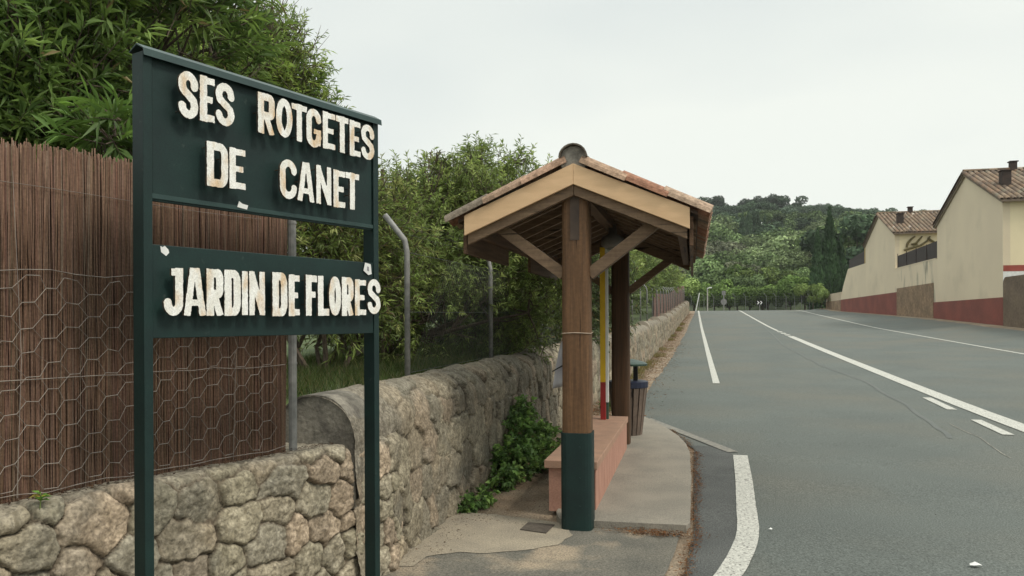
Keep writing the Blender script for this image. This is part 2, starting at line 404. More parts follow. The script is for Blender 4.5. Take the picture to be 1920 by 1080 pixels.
# curved bay line by the shelter
ribbon('bay_line', [(-.45, 3.2), (-.02, 4.4), (.23, 5.24), (.36, 5.9), (.41, 6.3), (.445, 7.2), (.49, 8.2), (.535, 9.65)], .165, M_paint, .010, .12)
ribbon('edge_line', [(.50, 18.3), (.50, 40), (.50, 60), (.52, 88)], .15, M_paint, .010, 1)
ribbon('centre_line', [(4.6, -5), (4.6, 20), (4.6, 40.2)], .30, M_paint, .010, 1)
ribbon('centre_line', [(4.6, 46), (4.6, 60), (4.6, 88)], .16, M_paint, .010, 1)
for k in range(3):
    ribbon('centre_dash', [(4.6 - .02 * k, 40.9 + 1.7 * k), (4.6, 41.9 + 1.7 * k)], .26, M_paint, .010, .5)
ribbon('dash', [(4.16, 11.85), (4.22, 13.3)], .15, M_paint, .010)
ribbon('dash', [(4.24, 14.5), (4.30, 16.2)], .15, M_paint, .010)
ribbon('right_edge_line', [(10.5, 5), (10.5, 40), (10.4, 60), (10.2, 88)], .14, M_paint, .010, 1)
ribbon('worn_line', [(-.72, 12.6), (-.2, 11.4), (.10, 10.7), (.46, 9.85)], .14, M_paint_old, .010)

# tar seams and a crack in the asphalt
M_seam = mat('tar_seam', (.085, .092, .084), (.100, .108, .098), 3, rough=.7, speck=.3)
M_crack = mat('pale_crack', (.30, .28, .24), (.12, .12, .10), 9, rough=.9)
def wob(pts, a, sd):
    o_ = []
    for i in range(len(pts) - 1):
        for k in range(8):
            f_ = k / 8; x_ = pts[i][0] * (1 - f_) + pts[i + 1][0] * f_; y_ = pts[i][1] * (1 - f_) + pts[i + 1][1] * f_
            o_.append((x_ + a * (vnoise(np.array([y_ * 3.1]), np.array([x_]), sd)[0] - .5), y_))
    return o_
def road_pt(px, py, g): return tuple(on_z(px, py, g)[:2])
ribbon('road_seam', wob([road_pt(1415, 618, .78), road_pt(1470, 655, .45), road_pt(1540, 692, .25), road_pt(1625, 725, .12), road_pt(1710, 775, .04), road_pt(1800, 840, 0)], .10, 4), .075, M_seam, .005, .08)
ribbon('road_crack', wob([road_pt(1780, 800, .04), road_pt(1835, 828, 0), road_pt(1900, 872, 0)], .08, 6), .012, M_crack, .006, .05)
ribbon('road_crack', wob([(1.6, 4.4), (2.4, 5.6), (3.4, 6.3), (4.6, 6.6)], .2, 8), .008, M_seam, .006, .05)
# forecourt in front of the shelter
def apron_l(y): return wall_x(y) - .12
ya = np.arange(-1.5, 6.2, .15)
strip('pavement_apron', ya, apron_l, lambda y: road_left(y) - .07 - .05 * vnoise(y * 3, y * 0, 8), 6, M_apron, 0.002)
def poly_sheet(name, pts, z, matl, thick=0.0, jitter=.012):
    # closed outline resampled with a little wobble
    P = np.array(pts, float); P2 = []
    for i in range(len(P)):
        a, b = P[i], P[(i + 1) % len(P)]; n = max(1, int(np.hypot(*(b - a)) / .06))
        for k in range(n):
            q = a + (b - a) * k / n; P2.append(q + RNG.normal(0, jitter, 2) * .5)
    mb = MB()
    zz = [z + float(road_z(p[1])) for p in P2]
    if thick: mb.prism([(p[0], p[1], zq - thick) for p, zq in zip(P2, zz)], (0, 0, thick))
    else: mb.add([(p[0], p[1], zq) for p, zq in zip(P2, zz)], [tuple(range(len(P2)))])
    o = mb.build(name, matl); o['kind'] = 'structure'
    if not thick and o.data.polygons[0].normal.z < 0: o.data.flip_normals()
    return o
cpx = [(838, 962), (930, 968), (1058, 984), (1073, 1006), (1045, 1025), (985, 1034), (915, 1040), (860, 1038), (800, 1046), (775, 1064), (742, 1064), (778, 1022), (806, 992)]
poly_sheet('cement_patch', [on_z(a, b, 0)[:2] for a, b in cpx], .006, M_cement)
# raised slab with rounded far corner
slab = [(-1.12, 6.40), (-1.05, 6.18), (-.06, 6.20), (-.035, 6.26), (-.03, 8), (-.05, 9.5), (-.10, 10.1), (-.20, 10.7), (-.38, 11.4), (-.6, 12.1), (-.75, 12.5), (-1.15, 12.3)]
poly_sheet('pavement_slab', slab, .052, M_slab, .10, .006)

# ------------------------------------------------------------------ rubble walls
def stones(s, t, size_s, size_t, seed, warp=.05, ragged=1.0):
    """edge distance, id, local coords of an irregular coursed stone pattern"""
    rg = np.random.default_rng(seed)
    seeds = []; z = t.min() - size_t * 2; row = 0
    while z < t.max() + size_t * 2:
        h = size_t * rg.uniform(.75, 1.3); x = s.min() - size_s * 2 - rg.uniform(0, size_s)
        while x < s.max() + size_s * 2:
            w_ = size_s * rg.uniform(.5, 1.5) * ragged ** 0
            seeds.append((x + w_ / 2, z + h / 2 + rg.normal(0, .16) * h, rg.normal(0, 1) * .012 * ragged))
            x += w_
        z += h; row += 1
    sd_ = np.array(seeds)
    sw = s + warp * (fbm(s * 5, t * 5, 3, seed) - .5) + warp * .5 * (fbm(s * 16, t * 16, 2, seed + 5) - .5)
    tw = t + warp * (fbm(s * 5 + 31, t * 5, 3, seed + 9) - .5) + warp * .5 * (fbm(s * 16 + 9, t * 16, 2, seed + 6) - .5)
    n = s.size; F1 = np.full(n, 9e9); F2 = np.full(n, 9e9); ID = np.zeros(n, int)
    sf, tf = sw.ravel(), tw.ravel()
    order = np.argsort(sf)
    CH = 4000
    for c in range(0, n, CH):
        ix = order[c:c + CH]; a = sf[ix]
        k = np.where((sd_[:, 0] > a.min() - size_s * 3) & (sd_[:, 0] < a.max() + size_s * 3))[0]
        D = np.hypot((a[:, None] - sd_[None, k, 0]) * (size_t / size_s) ** .5, tf[ix][:, None] - sd_[None, k, 1]) + sd_[None, k, 2]
        p = np.argpartition(D, 2, axis=1)[:, :2]
        d = np.take_along_axis(D, p, 1); o_ = np.argsort(d, 1)
        d = np.take_along_axis(d, o_, 1); p = np.take_along_axis(p, o_, 1)
        F1[ix] = d[:, 0]; F2[ix] = d[:, 1]; ID[ix] = k[p[:, 0]]
    e = (F2 - F1) * .5
    return e.reshape(s.shape), ID.reshape(s.shape), sd_, (s - sd_[ID, 0].reshape(s.shape)), (t - sd_[ID, 1].reshape(s.shape))

STONE_TINTS = np.array([(.325, .275, .205), (.28, .248, .19), (.36, .29, .22), (.25, .23, .185), (.35, .315, .24), (.265, .24, .18), (.33, .268, .205), (.30, .27, .21)])
def rubble_wall(name, base, normal, S_, T_, ss, tt, seed, size, amp=.045, joint=.03, smooth_mask=None, warp=.05, mortar=(.15, .125, .095), tint=1.0, label='', parent=None, rough_cap=None, contrast=1.0, mortared=.25, lumps=1.0):
    """base(S,T)->xyz, normal(S,T)->xyz arrays"""
    e, ID, sd_, ls, lt = stones(S_, T_, size[0], size[1], seed, warp)
    rg = np.random.default_rng(seed + 1)
    k = len(sd_)
    prof = np.clip(e / joint, 0, 1); prof = 1 - (1 - prof) ** 2.2
    fill = sm(.40, .58, fbm(S_ * 4.5, T_ * 4.5, 3, seed + 40)) * mortared
    prof = np.maximum(prof, fill * (.72 + .2 * fbm(S_ * 30, T_ * 30, 2, seed + 41)))
    dome = np.clip(e / (size[1] * .5), 0, 1) ** .7
    st_amp = rg.uniform(.55, 1.15, k)[ID]
    tilt = rg.normal(0, .10 + .05 * (lumps < 1), (k, 2))
    H = amp * (prof * .88 + dome * .18 * lumps) * st_amp + (tilt[ID, 0] * ls + tilt[ID, 1] * lt) * prof * .6
    H += prof * (.022 * lumps * (np.abs(fbm(S_ * 18, T_ * 18, 4, seed) - .5) * 2 - .3) + .018 * (fbm(S_ * 7, T_ * 7, 3, seed + 3) - .5))
    H += (1 - prof) * .010 * (fbm(S_ * 40, T_ * 40, 2, seed + 7) - .5)
    tints = STONE_TINTS[rg.integers(0, len(STONE_TINTS), k)] * rg.uniform(.82, 1.14, (k, 1))
    mean = STONE_TINTS.mean(0)
    tints = mean + (tints - mean) * contrast
    C = tints[ID] * (0.72 + .56 * fbm(S_ * 9, T_ * 9, 4, seed + 8))[..., None]
    lich = sm(.54, .68, fbm(S_ * 3.2, T_ * 3.2, 4, seed + 12))[..., None]
    C = C * (1 - lich * .45) + np.array((.17, .165, .14)) * lich * .45
    jm = ((1 - sm(0, joint * .55, e)) * (1 - fill * .85))[..., None]
    C = C * (1 - jm) + np.array(mortar) * jm
    if smooth_mask is not None:
        mk = smooth_mask
        H = H * (1 - mk) + mk * (amp * .75 + .02 * (fbm(S_ * 4, T_ * 4, 4, seed + 4) - .5) + .006 * (fbm(S_ * 50, T_ * 50, 2, seed + 5) - .5))
        cem = np.array((.235, .212, .175)) * (0.70 + .6 * fbm(S_ * 5, T_ * 6, 4, seed + 20))[..., None]
        C = C * (1 - mk[..., None]) + cem * mk[..., None]
    C = C * tint
    P = base + normal * H[..., None]
    return np_mesh(name, P.reshape(-1, 3), grid_faces(*S_.shape), np.clip(C, 0, 1).reshape(-1, 3), M_stone, parent, smooth=True)

UA = math.radians(19.6); U2 = np.array([math.sin(UA), math.cos(UA)]); N2 = np.array([U2[1], -U2[0]])
LW1 = np.array([-1.97, 4.72])          # far end of the low wall
# low wall: face, rounded arris, ledge
Ls, st = 4.2, .009
s1 = np.arange(0, Ls, st); t1 = np.arange(0, 1.42, st)
Sg, Tg = np.meshgrid(s1, t1, indexing='ij')
r_ = .05; hf = .875 - r_
ang = np.clip((Tg - hf) / (r_ * math.pi / 2), 0, 1) * math.pi / 2
zf_ = np.where(Tg < hf, Tg, hf + r_ * np.sin(ang))
ins = np.where(Tg < hf, 0, r_ * (1 - np.cos(ang)) + np.maximum(0, Tg - hf - r_ * math.pi / 2))
nn = np.stack([N2[0] * np.cos(ang), N2[1] * np.cos(ang), np.sin(ang)], -1)
Ls += .55
s1 = np.arange(0, Ls, st); Sg, Tg = np.meshgrid(s1, t1, indexing='ij')
ang = np.clip((Tg - hf) / (r_ * math.pi / 2), 0, 1) * math.pi / 2
zf_ = np.where(Tg < hf, Tg, hf + r_ * np.sin(ang))
ins = np.where(Tg < hf, 0, r_ * (1 - np.cos(ang)) + np.maximum(0, Tg - hf - r_ * math.pi / 2))
sj = Ls - .50                                   # where it swings round into the tall wall
thp = UA + (-.22 - UA) * sm(sj - .05, sj + .25, s1)
px_ = np.cumsum(np.sin(thp)) * st; py2 = np.cumsum(np.cos(thp)) * st
ij = int(sj / st); px_ += LW1[0] + .02 - px_[ij]; py2 += LW1[1] - .02 - py2[ij]
nxx = np.cos(thp)[:, None]; nyy = -np.sin(thp)[:, None]
px_ = px_ - nxx[:, 0] * .045; py2 = py2 - nyy[:, 0] * .045
nn = np.stack([nxx * np.cos(ang), nyy * np.cos(ang), np.sin(ang)], -1)
bb = np.stack([px_[:, None] - nxx * ins, py2[:, None] - nyy * ins, zf_ - .02], -1)
msk = sm(hf + .02, hf + .10, Tg + .07 * (fbm(Sg * 6, Tg * 0, 3, 3) - .5))
lw = rubble_wall('low_stone_wall', bb, nn, Sg, Tg, s1, t1, 21, (.225, .185), amp=.05, joint=.017, smooth_mask=msk * .85, warp=.08, mortar=(.085, .066, .048), mortared=.08, lumps=1.15, tint=1.2)
tag(lw, 'low retaining wall of rounded pale fieldstones under the brown reed fence', 'wall')

# tall rounded wall beside the shelter
def round_wall(name, y0, y1, st, seed, size, H0=.93, R_=.24, cap_mask=None, **kw):
    s1 = np.arange(y0, y1, st); TL = H0 + math.pi * R_ + .4
    t1 = np.arange(0, TL, st * (1.0 if st < .03 else 1.0))
    Sg, Tg = np.meshgrid(s1, t1, indexing='ij')
    an = np.clip((Tg - H0) / R_, 0, math.pi)
    wob = .03 * (fbm(Sg * 1.3, Sg * 0 + seed, 3, seed) - .5)
    step = kw.pop('steps', None)
    hz = step(Sg) if step else 0
    z = np.where(Tg < H0, Tg, H0 + R_ * np.sin(an)) - np.maximum(0, Tg - H0 - math.pi * R_)
    z = z * (1 + 0 * Tg) + hz * np.clip(z / 1.1, 0, 1)
    ins = np.where(Tg < H0, Tg * .05, H0 * .05 + R_ * (1 - np.cos(an)))
    n_ = np.stack([np.cos(an), 0 * an, np.sin(an)], -1)
    X = wall_x(np.maximum(Sg, 4.77)) - ins + wob
    B = np.stack([X, Sg, road_z(Sg) + z - .02 + wob], -1)
    mk = cap_mask(Sg, Tg, H0) if cap_mask else None
    return rubble_wall(name, B, n_, Sg, Tg, s1, t1, seed, size, smooth_mask=mk, **kw)
def cap1(Sg, Tg, H0):
    a = 1 - sm(.55, .85, (Sg - 4.45) + .35 * (fbm(Sg * 4, Tg * 4, 3, 1) - .5) - .25 * (Tg - .9))
    a = a * sm(.6, .75, Tg)
    b = sm(H0 + .12, H0 + .40, Tg + .18 * (fbm(Sg * 5, Tg * 5, 3, 2) - .5)) * .55
    return np.maximum(a, b)
tw_ = round_wall('stone_wall', 4.45, 13.6, .0125, 33, (.29, .25), cap_mask=cap1, amp=.052, joint=.017, mortared=.45, warp=.12, mortar=(.065, .052, .040), tint=.98, contrast=.7, lumps=.45)
tag(tw_, 'tall rubble stone wall with rounded mortar top beside the wooden shelter', 'wall')
# closing end of the tall wall
mb = MB(); prof = []
for a in np.linspace(0, math.pi, 15): prof.append((-2.02 - .93 * .05 - .24 * (1 - math.cos(a)) + (.03 if a < 1.5 else -.03), 4.46, .92 + .275 * math.sin(a)))
prof = [(prof[0][0] + .01, 4.46, .5)] + prof + [(prof[-1][0], 4.46, .5)]
mb.prism(prof, (0, .35, 0))
o = mb.build('wall_end', mat('cement_end', (.215, .195, .160), (.125, .115, .095), 5, rough=.95, bump=1, bscale=30, speck=.2, speck_scale=50, c3=(.10, .09, .075), c3_scale=7), tw_)

def steps(Sg):
    k = np.floor((Sg - 13.6) / 6.2); f = (Sg - 13.6) / 6.2 - k
    return -.05 + .10 * (1 - f)
def cap2(Sg, Tg, H0):
    return sm(H0 + .05, H0 + .16, Tg) * .95
fw = round_wall('stone_wall', 13.55, 79, .045, 44, (.34, .26), R_=.22, H0=.90, cap_mask=cap2, amp=.05, joint=.03, warp=.12, mortar=(.12, .10, .075), tint=1.0, steps=steps)
tag(fw, 'long rounded roadside wall climbing the hill with pale stepped capping', 'wall')
mb = MB()
for k in range(1, 11):
    y = 13.6 + 6.2 * k; wxx = float(wall_x(y)); zz = float(road_z(y))
    pr = []
    for a in np.linspace(-.1, math.pi, 10): pr.append((wxx - .045 - .24 * (1 - math.cos(a)) + .04 * math.cos(a) , y - .12, zz + .88 + (.06) * min(1, max(0, math.sin(a)) * 3) + .275 * max(0, math.sin(a)) ))
    mb.prism(pr, (0, .30, 0))
mb.build('cap_end', mat('pale_mortar', (.40, .34, .27), (.30, .26, .21), 6, rough=.9, speck=.15), fw)
mb = MB(); mb.box(float(wall_x(79)) - .45, float(wall_x(79)) + .03, 78.9, 79.1, float(road_z(79)) - .2, float(road_z(79)) + 1.0)
mb.build('wall_end', M_cement, fw)

# ------------------------------------------------------------------ reed fence and chicken wire on the low wall
rf_o = LW1 - U2 * .62 - N2 * .16            # fence end post
reed = empty('reed_fence', (rf_o[0], rf_o[1], .88), 0, 'brown reed screen fence covered with hexagonal wire netting, on the low wall', 'fence')
def fp(s, z, off=0.0):                      # fence coords relative to the post, local to the empty
    return (U2[0] * s + N2[0] * off, U2[1] * s + N2[1] * off, z - .88)
V, Fc, C = [], [], []
nreed = 2300
for i in range(nreed):
    s = -3.4 + 3.38 * (i + RNG.uniform(-.6, .6)) / nreed; rr = RNG.uniform(.0018, .0034)
    lay = RNG.uniform(-.016, .0)
    topz = 2.41 + .02 * math.sin(s * 4) + RNG.normal(0, .012) - (.03 if i % 41 == 0 else 0)
    lean = RNG.normal(0, .006); bend = RNG.normal(0, .005)
    shade = RNG.uniform(.76, 1.2); base = np.array((.172, .104, .071)) * shade * (1 + .12 * RNG.normal(size=3) * .3)
    if RNG.random() < .06: base = np.array((.20, .15, .11))
    zz = [.865, 1.4, 1.95, topz]
    b0 = len(V)
    for k, z in enumerate(zz):
        sx = s + lean * k + bend * math.sin(k * 1.7)
        for j in range(4):
            a = math.pi / 2 * j + .4
            V.append(fp(sx + rr * math.cos(a), z, lay + rr * math.sin(a))); C.append(np.clip(base, 0, 1))
    for k in range(3):
        for j in range(4):
            Fc.append((b0 + k * 4 + j, b0 + k * 4 + (j + 1) % 4, b0 + (k + 1) * 4 + (j + 1) % 4, b0 + (k + 1) * 4 + j))
    Fc.append((b0 + 12, b0 + 13, b0 + 14, b0 + 15))
np_mesh('reed_screen', V, Fc, C, M_reed, reed)
mb = MB(); mb.obox(fp(-3.4, .86, -.030), tuple(np.array((*(U2 * 3.38), 0))), (*(N2 * .008), 0), (0, 0, 1.50))
mb.build('backing', mat('reed_backing', (.08, .048, .032), None, 10, rough=.95), reed)
# netting: flat-topped hexagons with uneven cells
mb = MB()
fl, dx, dz = .052, .040, .054
def npnt(s, z):
    a = vnoise(np.array([s * 7.0]), np.array([z * 7.0]), 3)[0] - .5; b = vnoise(np.array([s * 6.0 + 40]), np.array([z * 6.0]), 4)[0] - .5
    return fp(s + a * .035, z + b * .035, .012 + .012 * a)
per = 2 * (fl + dx); nx_ = int(3.4 / per); nz_ = int((1.86 - .93) / (dz * 2))
for i in range(nx_ + 1):
    for j in range(nz_ + 1):
        for q in (0, 1):
            s0 = -3.4 + i * per + q * (fl + dx); z0 = .93 + j * 2 * dz + q * dz
            if s0 + fl + dx > -.03 or z0 > 1.86: continue
            a, b = (s0, z0), (s0 + fl, z0)
            mb.tube([npnt(*a), npnt(*b)], .0021, 4, cap=False)
            if z0 + dz <= 1.88: mb.tube([npnt(*b), npnt(s0 + fl + dx, z0 + dz)], .0015, 3, cap=False)
            if z0 - dz >= .90: mb.tube([npnt(*b), npnt(s0 + fl + dx, z0 - dz)], .0015, 3, cap=False)
for z in (.915, 1.405, 1.875):
    mb.tube([npnt(s, z) for s in np.arange(-3.4, 0, .12)], .0022, 4)
mb.tube([fp(s, 2.24 + .01 * math.sin(s * 3), .012) for s in np.arange(-3.4, 0, .2)], .0016, 3)
for s in (-1.50, -.40): mb.tube([fp(s, .9, .016), fp(s + .02, 1.5, .018), fp(s - .01, 2.3 if s < -1 else 1.41, .014)], .0015, 3)
mb.build('wire_netting', M_wire, reed)
mb = MB(); mb.tube([(0.012, 0.03, 0), (0.012, 0.03, 1.72), (0.0, 0.01, 1.80)], .024, 10)
for z in (.52, 1.0, 1.35): mb.tube([(0.012, 0.03, z), (0.012, 0.03, z + .012)], .027, 10)
mb.build('fence_post', M_galv, reed)

# ------------------------------------------------------------------ village sign
SA = math.radians(20.3); su = np.array([math.sin(SA), math.cos(SA)]); sn = np.array([su[1], -su[0]])
SP = (-2.187, 2.777)
sign = empty('village_sign', (SP[0], SP[1], 0), 0, 'dark green metal name sign on two posts with raised white letters', 'sign')
def sg(s, z, n): return (su[0] * s + sn[0] * n, su[1] * s + sn[1] * n, z)
def sbox(s0, s1, z0, z1, n0, n1, name, matl, bev=.003):
    mb = MB(); mb.obox(sg(s0, z0, n0), (*(su * (s1 - s0)), 0), (*(sn * (n1 - n0)), 0), (0, 0, z1 - z0))
    return mb.build(name, matl, sign, bevel=bev)
sbox(-.004, .036, -.3, 2.765, -.08, 0, 'post', M_green)
sbox(1.345, 1.385, -.3, 2.765, -.08, 0, 'post', M_green)
sbox(.041, 1.341, 2.155, 2.765, -.028, -.010, 'upper_panel', M_green)
sbox(.036, 1.345, 2.165, 2.185, -.010, -.004, 'panel_frame', M_greenlight, .001)
sbox(.037, 1.344, 1.585, 1.975, -.028, -.006, 'lower_panel', M_green)
# folded cap over the top edge
mb = MB()
prof = [(-.088, 2.768), (-.088, 2.772), (-.035, 2.800), (.016, 2.772), (.020, 2.742), (.018, 2.742), (.012, 2.770), (-.035, 2.794)]
P0 = [sg(-.012, z, n) for n, z in prof]
mb.prism(P0, (*(su * 1.405), 0)); mb.build('top_cap', M_greenlight, sign)
# the letters
def stroke_sdf(ch, X, Y):
    """letters 1 tall; width given by the caller through X scaling (0..W)"""
    W = stroke_sdf.W; t = .090; s = []
    def seg(x0, y0, x1, y1, tt=t, butt=True):
        d = np.array([x1 - x0, y1 - y0]); l = np.hypot(*d); d = d / l
        a = (X - x0) * d[0] + (Y - y0) * d[1]; b = -(X - x0) * d[1] + (Y - y0) * d[0]
        if butt:
            qa = np.abs(a - l / 2) - l / 2; qb = np.abs(b) - tt
            return np.hypot(np.maximum(qa, 0), np.maximum(qb, 0)) + np.minimum(np.maximum(qa, qb), 0)
        a = np.clip(a, 0, l); return np.hypot(X - x0 - d[0] * a, Y - y0 - d[1] * a) - tt
    def poly(pts, tt=t):
        r = 9
        for p, q in zip(pts[:-1], pts[1:]): r = np.minimum(r, seg(*p, *q, tt, False))
        return r
    def arc(cx, cy, rx, ry, a0, a1, n=14):
        return [(cx + rx * math.cos(math.radians(a0 + (a1 - a0) * k / n)), cy + ry * math.sin(math.radians(a0 + (a1 - a0) * k / n))) for k in range(n + 1)]
    L, R = t, W - t; B, T = t, 1 - t; cx = W / 2
    if ch in 'ERDTFLNI':
        pass
    if ch == 'E': s = [seg(L, 0, L, 1), seg(0, T, W, T, .075), seg(0, .5, W * .86, .5, .07), seg(0, B, W, B, .075)]
    elif ch == 'F': s = [seg(L, 0, L, 1), seg(0, T, W, T, .08), seg(0, .52, W * .86, .52, .075)]
    elif ch == 'L': s = [seg(L, 0, L, 1), seg(0, B, W, B, .085)]
    elif ch == 'I': s = [seg(W / 2, 0, W / 2, 1, W / 2)]
    elif ch == 'T': s = [seg(cx, 0, cx, 1), seg(0, T, W, T, .078)]
    elif ch == 'N': s = [seg(L * .9, 0, L * .9, 1, .074), seg(W - L * .9, 0, W - L * .9, 1, .074), seg(L * .8, .95, W - L * .8, .05, .08)]
    elif ch == 'A': s = [seg(L * .8, 0, cx - .035, 1, .076), seg(W - L * .8, 0, cx + .035, 1, .076), seg(L, .27, W - L, .27, .065)]
    elif ch == 'D': s = [seg(L, 0, L, 1), poly([(L, T)] + arc(R - .2 * W, T - .2, .2 * W, .2, 90, 0, 6) + arc(R - .2 * W, B + .2, .2 * W, .2, 0, -90, 6) + [(L, B)])]
    elif ch == 'O': s = [poly(arc(cx, .5, W / 2 - t, .5 - t, 0, 360, 32))]
    elif ch == 'C': s = [poly(arc(cx, T - .20, cx - t, .20, 0, 180, 12) + arc(cx, B + .20, cx - t, .20, 180, 360, 12)), ]
    elif ch == 'G': s = [poly(arc(cx, T - .20, cx - t, .20, 5, 180, 12) + arc(cx, B + .20, cx - t, .20, 180, 360, 12)), seg(R, .06, R, .46, .07), seg(cx, .42, W - .01, .42, .06)]
    elif ch == 'J': s = [seg(R, .2, R, 1), poly([(R, .25)] + arc(cx, B + .18, cx - t, .18, 0, -180, 12)), seg(W * .40, T, W, T, .075)]
    elif ch == 'R': s = [seg(L, 0, L, 1), poly([(L, T)] + arc(R - .13 * W, T - .15, .13 * W, .15, 90, 0, 6) + arc(R - .13 * W, .56, .13 * W, .10, 0, -90, 6) + [(L, .46)]), seg(cx - .02, .46, R + .01, 0, .08)]
    elif ch == 'S': s = [poly(arc(cx, T - .19, cx - t, .19, -8, 180, 12) + [(L + .03, .60), (cx, .50), (R - .03, .40)] + arc(cx, B + .19, cx - t, .19, 0, -172, 12))]
    return np.maximum(np.minimum.reduce(s), np.maximum(-Y, Y - 1))
def letter(ch, s0, s1, z0, z1, seed):
    h = z1 - z0; W = (s1 - s0) / h; stroke_sdf.W = W; off = .045
    nx, ny = int(44 * max(W, .3) / .5), 84
    gx = np.linspace(-.06, W + .06, nx); gy = np.linspace(-.06, 1.06, ny)
    X, Y = np.meshgrid(gx, gy, indexing='ij')
    D = stroke_sdf(ch, X, Y) + .018 * (fbm(X * 14 + seed * 7, Y * 14, 3, seed) - .5) + .012 * (fbm(X * 40 + seed, Y * 40, 2, seed) - .5)
    sc = lambda x, y, n: sg(s0 + x * h, z0 + y * h, n)
    mb = MB()
    for i in range(nx - 1):
        for j in range(ny - 1):
            q = [(i, j), (i + 1, j), (i + 1, j + 1), (i, j + 1)]; d = [D[a] for a in q]
            if min(d) > 0: continue
            pts, cut = [], []
            for k in range(4):
                a, b = q[k], q[(k + 1) % 4]; da, db = d[k], d[(k + 1) % 4]
                if da <= 0: pts.append((gx[a[0]], gy[a[1]]))
                if (da <= 0) != (db <= 0):
                    f_ = da / (da - db); p = (gx[a[0]] + (gx[b[0]] - gx[a[0]]) * f_, gy[a[1]] + (gy[b[1]] - gy[a[1]]) * f_)
                    pts.append(p); cut.append(p)
            if len(pts) < 3: continue
            mb.add([sc(*p, off) for p in pts], [tuple(range(len(pts)))])
            if len(cut) == 2:
                a, b = cut
                mb.add([sc(*a, off), sc(*b, off), sc(*b, off - .012), sc(*a, off - .012)], [(0, 1, 2, 3)], 1)
    # two stand-off studs
    sn3 = np.array((*sn, 0))
    ins = np.argwhere(D < -.072)
    if len(ins):
        for a in (ins[len(ins) // 6], ins[-len(ins) // 6]):
            p = np.array(sc(gx[a[0]], gy[a[1]], off - .003)); mb.tube([p, p - sn3 * (off + .008)], .0028, 6, 1)
    bm_o = mb.build('letter', [M_letter, M_letter_side], sign, recalc=False)
LET = [('S', 0.125, 0.22, 2.516, 2.716), ('E', 0.228, 0.301, 2.521, 2.718), ('S', 0.306, 0.403, 2.522, 2.712), ('R', 0.533, 0.629, 2.53, 2.72), ('O', 0.637, 0.736, 2.536, 2.721), ('T', 0.731, 0.827, 2.534, 2.715), ('G', 0.824, 0.921, 2.522, 2.714), ('E', 0.932, 1.017, 2.53, 2.718), ('T', 1.022, 1.11, 2.53, 2.718), ('E', 1.12, 1.199, 2.526, 2.714), ('S', 1.205, 1.305, 2.525, 2.714), ('D', 0.261, 0.369, 2.245, 2.44), ('E', 0.376, 0.461, 2.25, 2.434), ('C', 0.658, 0.761, 2.244, 2.433), ('A', 0.766, 0.873, 2.244, 2.438), ('N', 0.886, 0.988, 2.245, 2.438), ('E', 1.003, 1.085, 2.24, 2.434), ('T', 1.088, 1.187, 2.242, 2.435),
('J', 0.054, 0.143, 1.679, 1.879), ('A', 0.147, 0.252, 1.679, 1.884), ('R', 0.256, 0.341, 1.679, 1.884), ('D', 0.347, 0.432, 1.679, 1.885), ('I', 0.439, 0.471, 1.682, 1.883), ('N', 0.478, 0.568, 1.682, 1.884), ('D', 0.611, 0.699, 1.678, 1.886), ('E', 0.708, 0.775, 1.679, 1.88), ('F', 0.816, 0.888, 1.681, 1.883), ('L', 0.894, 0.969, 1.681, 1.882), ('O', 0.969, 1.052, 1.682, 1.883), ('R', 1.058, 1.142, 1.681, 1.883), ('E', 1.153, 1.236, 1.683, 1.875), ('S', 1.248, 1.348, 1.692, 1.881)]
for k, a in enumerate(LET): letter(*a, k + 3)
# remains of stickers
def sticker(pts, n):
    mb = MB(); mb.prism([sg(s, z, n) for s, z in pts], (*(sn * .0012), 0)); return mb.build('sticker', M_white, sign)
sticker([(.452, 2.178), (.505, 2.172), (.512, 2.192), (.480, 2.196), (.462, 2.206)], -.003)
sticker([(.075, 1.945), (.098, 1.93), (.112, 1.945), (.108, 1.958), (.092, 1.972), (.082, 1.966), (.072, 1.97)], -.0055)
sticker([(1.262, 1.928), (1.300, 1.905), (1.325, 1.912), (1.318, 1.965), (1.275, 1.972)], .0008)
o = sticker([(1.288, 1.93), (1.304, 1.926), (1.302, 1.95), (1.290, 1.952)], .0022); o.data.materials[0] = M_paper

# ------------------------------------------------------------------ bus shelter
PX, PY0, PY1 = -.90, 6.17, 9.99
sh = empty('bus_shelter', (PX, PY0, 0), 0, 'open wooden bus shelter with tiled gable roof carried on two thick round posts', 'shelter')
def squared(mb, zs, ws, n=40, k=5.0, x=0, y=0):
    vs = []
    for z, w_ in zip(zs, ws):
        for j in range(n):
            t_ = 2 * math.pi * (j + .5) / n; c, s = math.cos(t_), math.sin(t_); rr = w_ / (abs(c) ** k + abs(s) ** k) ** (1 / k)
            rr *= 1 + .006 * math.sin(z * 5 + t_ * 3)
            vs.append((x + rr * c, y + rr * s, z))
    m_ = len(zs); fs = [(i * n + j, i * n + (j + 1) % n, (i + 1) * n + (j + 1) % n, (i + 1) * n + j) for i in range(m_ - 1) for j in range(n)]
    return mb.add(vs, fs + [tuple(range(n))[::-1], tuple((m_ - 1) * n + j for j in range(n))])
mb = squared(MB(), np.linspace(-.1, 2.70, 15), np.linspace(.117, .108, 15))
mb.box(-.036, .036, -.113, -.106, 2.28, 2.66, 1);  # dark strip laid on the front, painted shade of a slot not cut
p1 = mb.build('post', [M_post, mat('slot_shade', (.085, .06, .045), (.05, .037, .03), 8, rough=.8)], sh)
mb = squared(MB(), (.004, .4, .770), (.125, .124, .124))
for z in (.2, .42, .66): mb.tube([(.03, -.122, z), (.03, -.129, z)], .008, 6)
o = mb.build('metal_sleeve', M_green, p1, smooth=False)
mb = MB(); 
